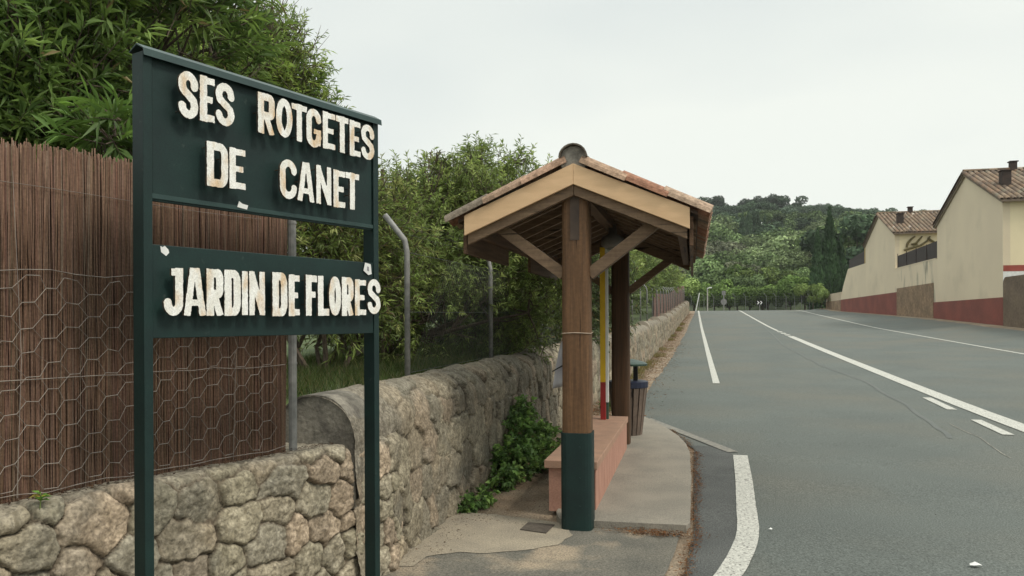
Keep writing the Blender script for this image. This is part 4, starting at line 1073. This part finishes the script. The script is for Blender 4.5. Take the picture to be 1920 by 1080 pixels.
def shrub(name, blobs, ntw, nlf, ln, wd, cols, label, cat, seed, base=None, parent_loc=None, twig_len=.22, group=None, branch_r=.03, up=.35, gap=.40, dead=0, shell=.5, bark=None, bare=0):
    """blobs: list of (centre xyz, radius or (rx,ry,rz)) in world space; foliage in sprays on twigs"""
    rg = np.random.default_rng(seed)
    B = [(np.array(c, float), np.broadcast_to(np.array(r, float), (3,))) for c, r in blobs]
    wts = np.array([b[1].prod() ** (2 / 3) for b in B]); wts /= wts.sum()
    loc = np.array(base if base is not None else (B[0][0][0], B[0][0][1], B[0][0][2] - B[0][1][2]))
    e_ = empty(name, tuple(loc), 0, label, cat, group)
    k = rg.choice(len(B), int(ntw * 1.6), p=wts)
    C_ = np.array([b[0] for b in B])[k]; R_ = np.array([b[1] for b in B])[k]
    d = unit(rg.normal(size=(len(k), 3))); rr = rg.random(len(k)) ** shell
    P = C_ + d * R_ * rr[:, None]
    n_ = fbm(P[:, 0] * 1.6 + P[:, 2] * 1.1, P[:, 1] * 1.6 - P[:, 2] * 1.3 + 50, 3, seed)
    keep = n_ > gap * .85 + rg.random(len(k)) * .12
    P, d, C_, k = P[keep][:ntw], d[keep][:ntw], C_[keep][:ntw], k[keep][:ntw]; n = len(P)
    T = unit(d * .8 + np.array((0, 0, up)) + rg.normal(size=(n, 3)) * .45)
    tl = twig_len * rg.uniform(.6, 1.4, n)
    # twigs as thin three-sided sticks
    a = unit(np.cross(T, rg.normal(size=(n, 3)))); b = np.cross(T, a); r = .0035
    st = P - T * tl[:, None] * .6; en = P + T * tl[:, None]
    V = []
    for q, rad in ((st, r * 1.5), (en, r * .5)):
        for j in range(3):
            t_ = 2 * math.pi * j / 3; V.append(q + (a * math.cos(t_) + b * math.sin(t_)) * rad)
    V = np.stack(V, 1).reshape(-1, 3); o6 = np.arange(n)[:, None] * 6
    Fq = np.concatenate([o6 + np.array([[j, (j + 1) % 3, 3 + (j + 1) % 3, 3 + j]]) for j in range(3)], 0)
    np_mesh('twigs', V - loc, Fq, None, bark or M_bark, e_)
    # leaves in sprays
    ti = np.repeat(np.arange(n), nlf); f = rg.random(len(ti))
    LP = st[ti] + (en - st)[ti] * (.25 + .75 * f)[:, None]
    ax = unit(np.cross(T[ti], rg.normal(size=(len(ti), 3)))); sp = rg.uniform(.45, 1.0, len(ti))[:, None]
    LD = unit(T[ti] * (1.05 - sp * .5) + ax * sp + np.array((0, 0, -.12)))
    LU = unit(rg.normal(size=(len(ti), 3)) * .5 + np.array((0, 0, 1.0)) + T[ti] * .3)
    cl = np.array(cols); tc_ = cl[rg.integers(0, len(cl), n)] * rg.uniform(.75, 1.25, (n, 1))
    # leaf colour gets paler towards the twig tips
    col = tc_[ti] * (.8 + .45 * f)[:, None] * rg.uniform(.85, 1.15, (len(ti), 1))
    if dead:
        dd_ = rg.random(len(ti)) < dead; col[dd_] = np.array((.22, .17, .08)) * rg.uniform(.7, 1.3, (dd_.sum(), 1))
    m_ = len(ti)
    leaves('foliage', LP - loc, LD, LU, ln * rg.uniform(.7, 1.2, m_), wd * rg.uniform(.75, 1.2, m_), col, M_leaf, e_)
    # limbs from the base to every blob, then on to some twigs
    mb = MB(); root = loc
    for c, r_ in B:
        p0 = root + np.array((rg.normal(0, .15), rg.normal(0, .15), -.1)); p1 = c + rg.normal(0, .2, 3) * r_
        mid = (p0 + p1) / 2 + rg.normal(0, .12, 3) * np.linalg.norm(p1 - p0) * .5
        pts = [p0, (p0 + mid) / 2 + rg.normal(0, .04, 3), mid, (mid + p1) / 2 + rg.normal(0, .04, 3), p1]
        mb.tube([q - loc for q in pts], [branch_r, branch_r * .8, branch_r * .6, branch_r * .45, branch_r * .3], 6)
        for q in range(10 + bare):
            tt_ = unit(rg.normal(size=3) + np.array((0, 0, .5))) * r_ * rg.uniform(.5, 1.0 + .35 * (q >= 10))
            s_ = pts[rg.integers(2, 5)]; e2 = c + tt_; mm = (s_ + e2) / 2 + rg.normal(0, .06, 3)
            mb.tube([s_ - loc, mm - loc, e2 - loc], [branch_r * .32, branch_r * .2, branch_r * .08], 5)
    mb.build('branches', bark or M_bark, e_)
    return e_

GR_D = [(0.108, 0.169, 0.041), (0.139, 0.209, 0.052), (0.086, 0.140, 0.041), (0.182, 0.259, 0.064)]
GR_L = [(0.243, 0.320, 0.073), (0.186, 0.268, 0.061), (0.298, 0.364, 0.097), (0.159, 0.225, 0.061)]
def A(px, py, d): return at_depth(px, py, d)
# big dark oleander behind the reed fence, upper left
shrub('oleander_tree', [(A(40, 130, 5.2), .8), (A(170, 60, 5.6), .85), (A(-120, 60, 5.0), .9), (A(150, 215, 5.0), .50), (A(20, 235, 4.9), .50), (A(290, 40, 5.9), .75), (A(270, 190, 5.7), .60), (A(60, -40, 5.6), .8), (A(380, 110, 6.4), .55), (A(-80, 200, 4.8), .6), (A(240, 280, 5.6), .45)],
      2500, 14, .15, .023, GR_D, 'big dark oleander with long narrow leaves rising behind the reed fence', 'tree', 11, base=(-4.3, 4.6, 1.0), up=.5, branch_r=.06, gap=.50, twig_len=.2, dead=.02)
# bright long-leaved sprays hanging over the fence
shrub('oleander_shoot', [(A(215, 245, 4.1), .16), (A(205, 262, 4.1), .15)], 26, 13, .16, .022, [(.15, .24, .05), (.12, .20, .05)],
      'bright green leafy shoot hanging over the reed fence beside the sign post', 'shoot', 12, base=tuple(A(215, 330, 4.3)), up=.2, branch_r=.006, gap=.1, twig_len=.12)
# lighter tree with airy twigs behind the sign
shrub('airy_tree', [(A(430, 60, 8.0), .75), (A(340, 20, 8.0), .8), (A(500, 120, 8.2), .60), (A(400, 170, 8.1), .7), (A(545, 160, 8.4), .32), (A(470, 200, 8.2), .55), (A(560, 205, 8.3), .28), (A(300, 130, 7.8), .7), (A(540, 60, 8.6), .25), (A(610, 215, 8.6), .18), (A(510, 30, 8.4), .30)],
      2700, 12, .085, .016, GR_L, 'lighter green small-leaved tree with bare twig tips above the sign', 'tree', 13, base=(-5.6, 6.9, 1.0), up=.6, branch_r=.045, gap=.46, twig_len=.19, bare=16, shell=.45)
shrub('bare_branch', [(A(560, 95, 8.3), .30), (A(515, 45, 8.3), .25), (A(585, 150, 8.4), .18)], 46, 9, .06, .014, GR_L,
      'sparse nearly bare branch tips sticking out of the lighter tree against the sky', 'branch', 71, base=tuple(A(470, 150, 8.2)), up=.8, branch_r=.016, gap=.1, twig_len=.22, bare=10)
# shrubs seen through the sign
shrub('garden_shrub', [(A(600, 440, 8.0), .65), (A(700, 430, 8.6), .6), (A(620, 560, 8.0), .5), (A(520, 480, 7.6), .6), (A(690, 560, 8.4), .55), (A(470, 380, 7.8), .6), (A(560, 350, 8.4), .5)],
      2400, 13, .09, .017, [(.24, .30, .085), (.19, .25, .07), (.15, .20, .06), (.29, .31, .11)], 'yellowish green shrub seen through the gap between the sign panels', 'shrub', 14, base=(-3.7, 7.2, 1.1), up=.4, branch_r=.035, gap=.34, dead=.05)
# main round shrub left of the shelter
shrub('hedge_shrub', [(A(830, 362, 10.5), .58), (A(900, 372, 11), .68), (A(985, 382, 11.5), .62), (A(780, 400, 10), .62), (A(870, 450, 10.3), .95), (A(960, 470, 11), .95), (A(760, 500, 9.6), .75), (A(1030, 430, 11.6), .62), (A(850, 560, 10), .8), (A(950, 570, 10.6), .8), (A(1035, 540, 11.4), .75), (A(760, 590, 9.4), .6), (A(820, 300, 10.6), .18), (A(895, 300, 11), .18), (A(965, 305, 11.4), .20), (A(760, 330, 10.4), .16)],
      5400, 13, .092, .019, [(0.234, 0.300, 0.089), (0.187, 0.247, 0.075), (0.296, 0.353, 0.111), (0.149, 0.196, 0.064)], 'large rounded bright green shrub between the sign and the shelter', 'shrub', 15, base=(-4.3, 9.2, 1.1), up=.6, branch_r=.05, gap=.42, twig_len=.19)
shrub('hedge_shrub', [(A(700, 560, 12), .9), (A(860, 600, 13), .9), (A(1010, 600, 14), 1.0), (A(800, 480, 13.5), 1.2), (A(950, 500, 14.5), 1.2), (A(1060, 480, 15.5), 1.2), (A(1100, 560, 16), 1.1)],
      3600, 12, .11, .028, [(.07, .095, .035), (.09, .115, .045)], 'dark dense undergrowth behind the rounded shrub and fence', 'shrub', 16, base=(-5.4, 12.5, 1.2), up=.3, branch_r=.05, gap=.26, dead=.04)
# hedge continuing up the road, behind the far fence: one bush copied
hb = shrub('hedge_bush', [((0, 0, 1.6), (1.4, 1.5, 1.3)), ((-.5, 1.3, 1.5), 1.1), ((.3, -1.3, 1.4), 1.1), ((0, .4, 2.3), .9), ((0, 0, .8), (1.3, 1.8, .8))],
      3400, 12, .13, .036, [(0.208, 0.263, 0.081), (0.156, 0.213, 0.068), (0.260, 0.312, 0.104)], 'x', 'bush', 17, base=(0, 0, 0), up=.5, branch_r=.05, gap=.30, group='bushes behind the far roadside fence')
HB = [(-4.6, 17.5, 1.1, 0), (-4.6, 22, 1.25, 1), (-4.5, 27, 1.25, 2), (-4.6, 33, 1.4, 3), (-4.5, 40, 1.4, 4), (-4.8, 48, 1.5, 5), (-4.6, 57, 1.5, 6), (-4.8, 66, 1.6, 1), (-6.0, 75, 1.6, 2)]
HL = ['bush', 'bush']
def copy_tree(o, parent=None):
    c = o.copy(); COL.objects.link(c)
    if parent: c.parent = parent
    for ch in list(o.children): copy_tree(ch, c)
    return c
ordn = ['nearest leafy bush behind the far fence, showing between the shelter posts', 'leafy bush behind the rear shelter post, second along the fence', 'light green bush just right of the rear shelter brace', 'bush standing above the middle of the bent-top posts', 'bush just left of where the brown fence screen begins', 'bush rising above the start of the brown screen', 'bush behind the brown screen on the far fence', 'bush behind the very end of the far rounded wall', 'last and farthest bush, beyond the end of the rounded wall']
for i, (x, y, s, r) in enumerate(HB):
    o = hb if i == 0 else copy_tree(hb)
    o.location = (x, y, gz(x, y) - .1); o.scale = (s, s, s); o.rotation_euler = (0, 0, r * 1.3); o['label'] = ordn[i]

# ------------------------------------------------------------------ wild plants by the wall
def weed(name, blobs, n, nlf, ln, wd, cols, label, seed, base, **k):
    return shrub(name, blobs, n, nlf, ln, wd, cols, label, 'weed', seed, base=base, branch_r=.006, twig_len=.06, gap=.2, up=.5, bark=mat('stem', (.10, .15, .05), None, 10), **k)
WG = [(.18, .30, .08), (.14, .24, .07), (.24, .36, .10), (.11, .19, .06)]
weed('wall_weed', [((-1.80, 7.75, .22), (.20, .34, .20)), ((-1.84, 8.2, .42), (.14, .32, .22)), ((-1.86, 8.5, .62), (.11, .22, .16)), ((-1.70, 8.3, .18), (.24, .4, .18)), ((-1.72, 8.9, .26), (.2, .35, .2)), ((-1.78, 7.4, .13), (.14, .2, .12))],
     700, 7, .062, .040, WG, 'leafy green weed climbing the foot of the tall stone wall', 31, (-1.80, 8.1, 0), dead=.015)
weed('ground_weed', [((-1.86, 6.75, .07), (.10, .24, .07)), ((-1.92, 6.5, .05), (.08, .1, .05))], 90, 6, .055, .036, WG, 'small low green weed at the wall foot, left of the big weed', 32, (-1.88, 6.7, 0))
sb_ = np.array(on_y(75, 921, 2.735)); sb_[2] = .885
se = empty('seedling', tuple(sb_), 0, 'tiny bright green seedling growing on the ledge at the reed fence', 'weed')
MB().tube([(0, 0, -.01), (.004, 0, .03), (0, .002, .055)], .0025, 5).build('stem', mat('stem2', (.16, .22, .06), None, 10), se)
rg = np.random.default_rng(5); n_ = 13
aa = rg.uniform(0, 6.28, n_); DD = unit(np.stack([np.cos(aa), np.sin(aa), rg.uniform(-.1, .6, n_)], -1)); PP = np.stack([0 * aa, 0 * aa, rg.uniform(.02, .055, n_)], -1)
cc2 = np.array([(.16, .34, .07), (.20, .38, .08), (.42, .34, .08)])[np.r_[rg.integers(0, 2, n_ - 3), 2, 2, 2]]
leaves('foliage', PP, DD, np.tile([[0, 0, 1.]], (n_, 1)), rg.uniform(.035, .055, n_), .028, cc2, M_leaf, se, .1, .15)
weed('road_weed', [((-1.45, 13.6, .15), (.14, .3, .15)), ((-1.35, 14.6, .12), (.14, .3, .12))], 120, 6, .06, .03, [(.10, .17, .04), (.14, .16, .05)], 'green weed at the wall foot just beyond the litter bin', 34, (-1.42, 14, .08))

# grass: countless blades
def grass(name, x, y, n_per, h, cols, seed, spread=.03, lean=.35, w_=.004, zoff=0):
    rg = np.random.default_rng(seed); n = len(x); P = np.stack([np.repeat(x, n_per), np.repeat(y, n_per), np.zeros(n * n_per)], -1)
    P[:, :2] += rg.normal(0, spread, (len(P), 2)); P[:, 2] = ground_z(P[:, 0], P[:, 1]) - .01 + zoff
    D = unit(np.stack([rg.normal(0, lean, len(P)), rg.normal(0, lean, len(P)), np.ones(len(P))], -1))
    U = unit(rg.normal(size=(len(P), 3))); c = np.array(cols)[rg.integers(0, len(cols), len(P))] * rg.uniform(.7, 1.3, (len(P), 1))
    o = leaves(name, P, D, U, h * rg.uniform(.5, 1.3, len(P)), w_, c, M_leaf, None, .0, .12); o['kind'] = 'stuff'; return o
gx = RNG.uniform(.42, 2.6, 2400); gy = RNG.uniform(4.6, 16, 2400); gx = wall_x(gy) - gx
grass('meadow_grass', gx, gy, 12, .15, [(.08, .12, .03), (.10, .135, .04), (.06, .09, .025), (.17, .155, .07)], 41, .07)
gy = RNG.uniform(13.5, 60, 700); gx = wall_x(gy) + np.abs(RNG.normal(0, .16, 700)) + .03
k = fbm(gy * .6, gy * 0, 3, 77) > .5
grass('verge_grass', gx[k], gy[k], 12, .16, [(.15, .17, .05), (.24, .20, .08), (.30, .22, .10)], 42, .06, w_=.008)

# dry leaves and needles
def debris(name, pts, seed, size=.02, cols=((.46, .30, .15), (.34, .21, .11), (.50, .40, .26), (.40, .24, .11), (.22, .15, .09)), lift=.012, zf=None):
    rg = np.random.default_rng(seed); P = np.array(pts); n = len(P)
    z = (zf(P[:, 0], P[:, 1]) if zf else road_z(P[:, 1])) + lift + rg.uniform(0, .008, n)
    a = rg.uniform(0, 6.28, n); D = unit(np.stack([np.cos(a), np.sin(a), rg.normal(0, .15, n)], -1)); U = unit(np.stack([rg.normal(0, .3, n), rg.normal(0, .3, n), np.ones(n)], -1))
    c = np.array(cols)[rg.integers(0, len(cols), n)] * rg.uniform(.6, 1.3, (n, 1))
    o = leaves(name, np.stack([P[:, 0], P[:, 1], z], -1), D, U, size * rg.uniform(.5, 1.6, n), size * rg.uniform(.12, .5, n), c, M_petal, None, .15, 0); o['kind'] = 'stuff'; return o
pts = []
for _ in range(3400):      # along the slab's edge
    t_ = RNG.uniform(0, 1); y = 4.7 + t_ * 6.8
    xe = float(np.interp(y, [4.7, 5.2, 6.2, 9.5, 10.7, 11.5], [-.16, -.09, -.02, .0, -.16, -.36])); pts.append((xe + RNG.normal(.03, .03) + .05 * (vnoise(np.array([y * 2.5]), np.array([0.]), 5)[0] - .5), y + RNG.normal(0, .03)))
for _ in range(900): pts.append((RNG.normal(-.30, .16), 6.08 + RNG.normal(0, .045)))
debris('fallen_leaves', pts, 51, .022)
pts = []
for _ in range(12000):
    y = 12.3 + 62 * RNG.random() ** 1.6; pts.append((float(wall_x(y)) + .04 + abs(RNG.normal(0, .42)) * (1.0 if y < 35 else .7), y))
debris('leaf_litter', pts, 52, .05, lift=.02)
pts = [(RNG.uniform(-1.95, -1.2), RNG.uniform(6.1, 9.8)) for _ in range(1500)] + [(RNG.normal(-1.85, .08), RNG.uniform(5, 10)) for _ in range(700)]
debris('dirt_litter', pts, 53, .018, ((.20, .14, .09), (.12, .08, .05), (.30, .24, .17), (.28, .16, .08)), lift=.006)
pts = [(LW1[0] - U2[0] * s - N2[0] * o_, LW1[1] - U2[1] * s - N2[1] * o_) for s, o_ in zip(RNG.uniform(.3, 4, 1100), RNG.normal(.11, .022, 1100))]
debris('ledge_litter', pts, 54, .02, ((.10, .065, .045), (.16, .11, .08), (.22, .17, .12)), zf=lambda x, y: 0 * x + .885)
pts = [(RNG.uniform(.1, 9), 3 + 16 * RNG.random() ** 1.5) for _ in range(420)]
debris('road_grit', pts, 55, .016, ((.40, .37, .31), (.06, .06, .06), (.30, .27, .22)), lift=.008)
# pieces of white litter
def scrap(name, x, y, s, label, seed):
    rg = np.random.default_rng(seed); mb = MB(); n = 7
    c = [(x + s * (.6 + .6 * rg.random()) * math.cos(2 * math.pi * k / n) * 1.3, y + s * (.5 + .6 * rg.random()) * math.sin(2 * math.pi * k / n), float(road_z(y)) + .014 + s * .35 * rg.random()) for k in range(n)]
    mb.add(c + [(x, y, float(road_z(y)) + .02 + s * .5)], [(k, (k + 1) % n, n) for k in range(n)])
    o = mb.build(name, M_white, recalc=False); o.modifiers.new('s', 'SOLIDIFY').thickness = .002; tag(o, label, 'litter')
q = on_z(1828, 1066, 0); scrap('paper_scrap', q[0], q[1], .038, 'crumpled white paper scrap on the near road, bottom right', 1)
q = on_z(1445, 998, 0); scrap('paper_scrap', q[0], q[1], .014, 'tiny white scrap on the asphalt right of the curved bay line', 2)

# ------------------------------------------------------------------ far trees
def crown_mesh(name, kind, seed, nf):
    """a whole far tree (crown + trunk) of unit height 1, foliage in small faces"""
    rg = np.random.default_rng(seed); lobes = []
    if kind == 'round':
        for _ in range(9): lobes.append((np.array((rg.normal(0, .22), rg.normal(0, .22), rg.uniform(.38, .74))), rg.uniform(.18, .27)))
    elif kind == 'pine':
        for _ in range(8): lobes.append((np.array((rg.normal(0, .26), rg.normal(0, .26), rg.uniform(.66, .86))), rg.uniform(.13, .20)))
        for _ in range(4): lobes.append((np.array((rg.normal(0, .22), rg.normal(0, .22), rg.uniform(.40, .6))), rg.uniform(.09, .15)))
    elif kind == 'bush':
        for _ in range(10): lobes.append((np.array((rg.normal(0, .28), rg.normal(0, .28), rg.uniform(.50, .80))), rg.uniform(.15, .23)))
    elif kind == 'spire':
        for k in range(20): z = .05 + .046 * k; lobes.append((np.array((rg.normal(0, .010) * (1 - k / 20), rg.normal(0, .010) * (1 - k / 20), z)), .115 * (1 - (k / 19.5) ** 1.5) + .008))
    w_ = np.array([l[1] ** (1.3 if kind == 'spire' else 2) for l in lobes]); k = rg.choice(len(lobes), nf, p=w_ / w_.sum())
    C_ = np.array([l[0] for l in lobes])[k]; R_ = np.array([l[1] for l in lobes])[k]
    d = unit(rg.normal(size=(nf, 3))); flat = .75 if kind == 'pine' else 1
    P = C_ + d * (R_ * rg.uniform(.72, 1.1, nf))[:, None] * np.array((1, 1, flat))
    if kind == 'spire': P[:, 2] = np.clip(P[:, 2], .02, 1.02)
    sz = {'round': .052, 'pine': .05, 'bush': .050, 'spire': .034}[kind] * rg.uniform(.6, 1.3, nf)
    nrm = unit(d + rg.normal(size=(nf, 3)) * .55); a = unit(np.cross(nrm, rg.normal(size=(nf, 3)))); b = np.cross(nrm, a)
    if kind == 'spire': a = unit(np.array((0, 0, 1)) + .3 * a); b = unit(np.cross(nrm, a)) * .5
    V = np.stack([P - a * sz[:, None] * .5, P + b * sz[:, None] * .42, P + a * sz[:, None] * .6, P - b * sz[:, None] * .42], 1).reshape(-1, 3)
    Fq = np.arange(nf * 4).reshape(-1, 4)
    lc = rg.uniform(.62, 1.35, len(lobes))[k][:, None] * rg.uniform(.7, 1.3, (nf, 1)); Cc = np.repeat(np.ones((nf, 3)) * lc, 4, 0)
    # trunk
    tb = MB(); tr = .018
    tb.tube([(0, 0, -.05), (.01, 0, .3), (-.01, .01, .62)], [tr * 1.3, tr, tr * .5], 6)
    for l in lobes[:6]: tb.tube([(0, 0, .3), tuple(l[0])], [tr * .6, tr * .2], 4)
    nv = len(V); V = np.concatenate([V, np.array(tb.v)]); mi = [0] * nf
    Ft = []
    for f in tb.f:
        if len(f) == 4: Ft.append([i + nv for i in f]); mi.append(1)
    Fq = np.concatenate([Fq, np.array(Ft)]); Cc = np.concatenate([Cc, np.ones((len(tb.v), 3))])
    me_o = np_mesh(name, V, Fq, Cc, [M_leaf_far, M_bark], mi=mi)
    return me_o
def tint_mat(name, c):
    m_ = mat(name, tuple(c), tuple(x * .78 for x in c), .35, rough=.85, attr=True, spec=.1, trans=.12)
    t = m_.node_tree; oi = t.nodes.new('ShaderNodeObjectInfo'); mr = t.nodes.new('ShaderNodeMapRange'); mr.inputs[3].default_value = .62; mr.inputs[4].default_value = 1.35
    t.links.new(oi.outputs['Random'], mr.inputs[0]); pb = t.nodes['Principled BSDF'].inputs['Base Color']; src = pb.links[0].from_socket
    sc_ = t.nodes.new('ShaderNodeVectorMath'); sc_.operation = 'SCALE'; t.links.new(src, sc_.inputs[0]); t.links.new(mr.outputs[0], sc_.inputs['Scale']); t.links.new(sc_.outputs[0], pb)
    return m_
protos = {}
for kind, vs, nf in (('round', 3, 4200), ('pine', 4, 2800), ('bush', 3, 5200), ('spire', 2, 5200)):
    for i in range(vs):
        o = crown_mesh({'round': 'round_tree', 'pine': 'pine_tree', 'bush': 'bushy_tree', 'spire': 'cypress_tree'}[kind], kind, 60 + i + 10 * len(kind), nf)
        protos.setdefault(kind, []).append(o)
FT = {'round': tint_mat('olive_foliage', (0.184, 0.236, 0.108)), 'round2': tint_mat('green_foliage', (0.140, 0.201, 0.079)), 'pine': tint_mat('pine_foliage', (0.074, 0.116, 0.063)),
      'ridge': tint_mat('ridge_foliage', (0.084, 0.123, 0.077)), 'bush': tint_mat('bright_foliage', (0.125, 0.190, 0.052)), 'bush2': tint_mat('fresh_foliage', (0.170, 0.230, 0.070)), 'spire': tint_mat('cypress_foliage', (0.045, 0.084, 0.035)), 'grey': tint_mat('greyish_foliage', (0.19, 0.205, 0.125))}
used = set()
def far_tree(kind, tint, x, y, h, wd, label, group, z=None):
    p = protos[kind][random.randrange(len(protos[kind]))]
    key = (p.name, tint)
    if p.name not in used: o = p; used.add(p.name)
    else: o = p.copy(); COL.objects.link(o)
    o.location = (x, y, (float(hill_z(np.array(x), np.array(y))) if y > 112 else gz(x, y)) - .2 if z is None else z)
    o.scale = (h * wd, h * wd, h); o.rotation_euler = (0, 0, random.uniform(0, 6.28))
    o.material_slots[0].link = 'OBJECT'; o.material_slots[0].material = FT[tint]
    tag(o, label, {'round': 'tree', 'pine': 'pine', 'bush': 'tree', 'spire': 'cypress'}[kind], group)
    return o
def xr(y, px): return float(on_y(px, 500, y)[0])
n_far = 0
for y, px0, px1, step, kind, tints, hh, wd, label, group in (
    (328, 1100, 1760, 17, 'pine', ('ridge',), (8, 14), 1.0, 'dark umbrella-crowned pine on the skyline of the far hill', 'pines along the far ridge'),
    (312, 1110, 1760, 24, 'pine', ('ridge',), (8, 11), 1.1, 'dark umbrella-crowned pine on the skyline of the far hill', 'pines along the far ridge'),
    (290, 1130, 1740, 34, 'pine', ('ridge', 'pine'), (9, 12), 1.2, 'dark pine high on the wooded hillside below the ridge', 'pines below the ridge'),
    (262, 1140, 1720, 38, 'pine', ('pine', 'round2'), (9, 12), 1.25, 'dark pine high on the wooded hillside below the ridge', 'pines below the ridge'),
    (238, 1150, 1700, 40, 'round', ('pine', 'round2'), (9, 12), 1.1, 'dark green rounded tree halfway up the hill', 'dark trees halfway up the hill'),
    (215, 1160, 1690, 42, 'round', ('round2', 'pine', 'round'), (8, 12), 1.15, 'dark green rounded tree halfway up the hill', 'dark trees halfway up the hill'),
    (190, 1170, 1660, 44, 'round', ('round', 'round', 'round2'), (8, 11), 1.15, 'grey-green rounded tree on the lower hillside', 'olive green trees on the lower hillside'),
    (170, 1180, 1640, 46, 'round', ('round', 'grey', 'round'), (7.5, 10), 1.15, 'grey-green rounded tree on the lower hillside', 'olive green trees on the lower hillside'),
    (150, 1190, 1620, 48, 'round', ('round', 'round2', 'grey'), (7, 9.5), 1.2, 'grey-green rounded tree on the lower hillside', 'olive green trees on the lower hillside'),
    (133, 1200, 1600, 46, 'bush', ('round', 'grey', 'bush', 'round2'), (6.5, 8.5), 1.05, 'bright green bushy tree beyond the road\'s crest', 'bright bushy trees beyond the crest'),
    (118, 1210, 1560, 42, 'bush', ('bush', 'bush2', 'round2'), (5.6, 7.2), 1.05, 'bright green bushy tree beyond the road\'s crest', 'bright bushy trees beyond the crest'),
    (107, 1250, 1545, 36, 'bush', ('bush', 'bush', 'bush2'), (4.2, 5.6), 1.05, 'bright green bushy tree beyond the road\'s crest', 'bright bushy trees beyond the crest')):
    px = px0
    while px < px1:
        yy = y + random.uniform(-6, 6) * (1 if y > 140 else .5); x = xr(yy, px + random.uniform(-6, 6))
        if not (y < 125 and x > 15.0):
            far_tree(kind, random.choice(tints), x, yy, random.uniform(*hh), wd * random.uniform(.85, 1.15), label, group); n_far += 1
        px += step * random.uniform(.8, 1.2)
# dark spires halfway up the hill
for k, px in enumerate((1393, 1405, 1416, 1424, 1437)):
    far_tree('spire', 'pine', xr(205, px), 205 + k, 13 + random.uniform(-1, 2), 1.0, 'slim dark cypress in the cluster halfway up the hill', 'cypress cluster on the hill')
# umbrella pine with a visible trunk beside the farther house
far_tree('pine', 'pine', xr(124, 1608), 124, 13.5, 1.1, 'stone pine with visible forked trunk left of the farther house', None)
far_tree('pine', 'round2', xr(140, 1588), 140, 12, 1.2, 'green pine crown between the tall cypress and the farther house', None)
# the tall cypress by the last wall
x_ = xr(106, 1556)
for (dx_, h_, w_, lb) in ((0, 14.0, .66, 'tall dark cypress with pointed top beside the end of the house row'), (-1.5, 11.2, .62, 'shorter dark cypress on the left side of the tall one'), (1.35, 10.2, .68, 'shorter dark cypress on the right side of the tall one'), (-.4, 8.0, 1.0, 'low broad cypress at the foot of the tall one')):
    far_tree('spire', 'spire', x_ + dx_, 106 + dx_ * .3, h_, w_ * 1.45, lb, None)
far_tree('bush', 'bush2', xr(98.5, 1541), 98.5, 2.6, .8, 'small yellow-green bush at the end of the low boundary wall', None)
far_tree('bush', 'bush2', xr(103, 1524), 103, 3.6, .8, 'bright bush between the fence end and the cypress', None)
print('far trees', n_far)

# ------------------------------------------------------------------ pale air over the valley
hz = MB().box(-620, 620, -310, 620, -2.2, 75)
HM = bpy.data.materials.new('haze'); HM.use_nodes = True; t = HM.node_tree; t.nodes.clear()
ho = N('ShaderNodeOutputMaterial', t); hv = N('ShaderNodeVolumePrincipled', t)
hv.inputs['Color'].default_value = (.93, .96, .98, 1); hv.inputs['Density'].default_value = .00022; hv.inputs['Anisotropy'].default_value = .1
t.links.new(hv.outputs[0], ho.inputs['Volume'])
o = hz.build('haze', HM); o['kind'] = 'stuff'
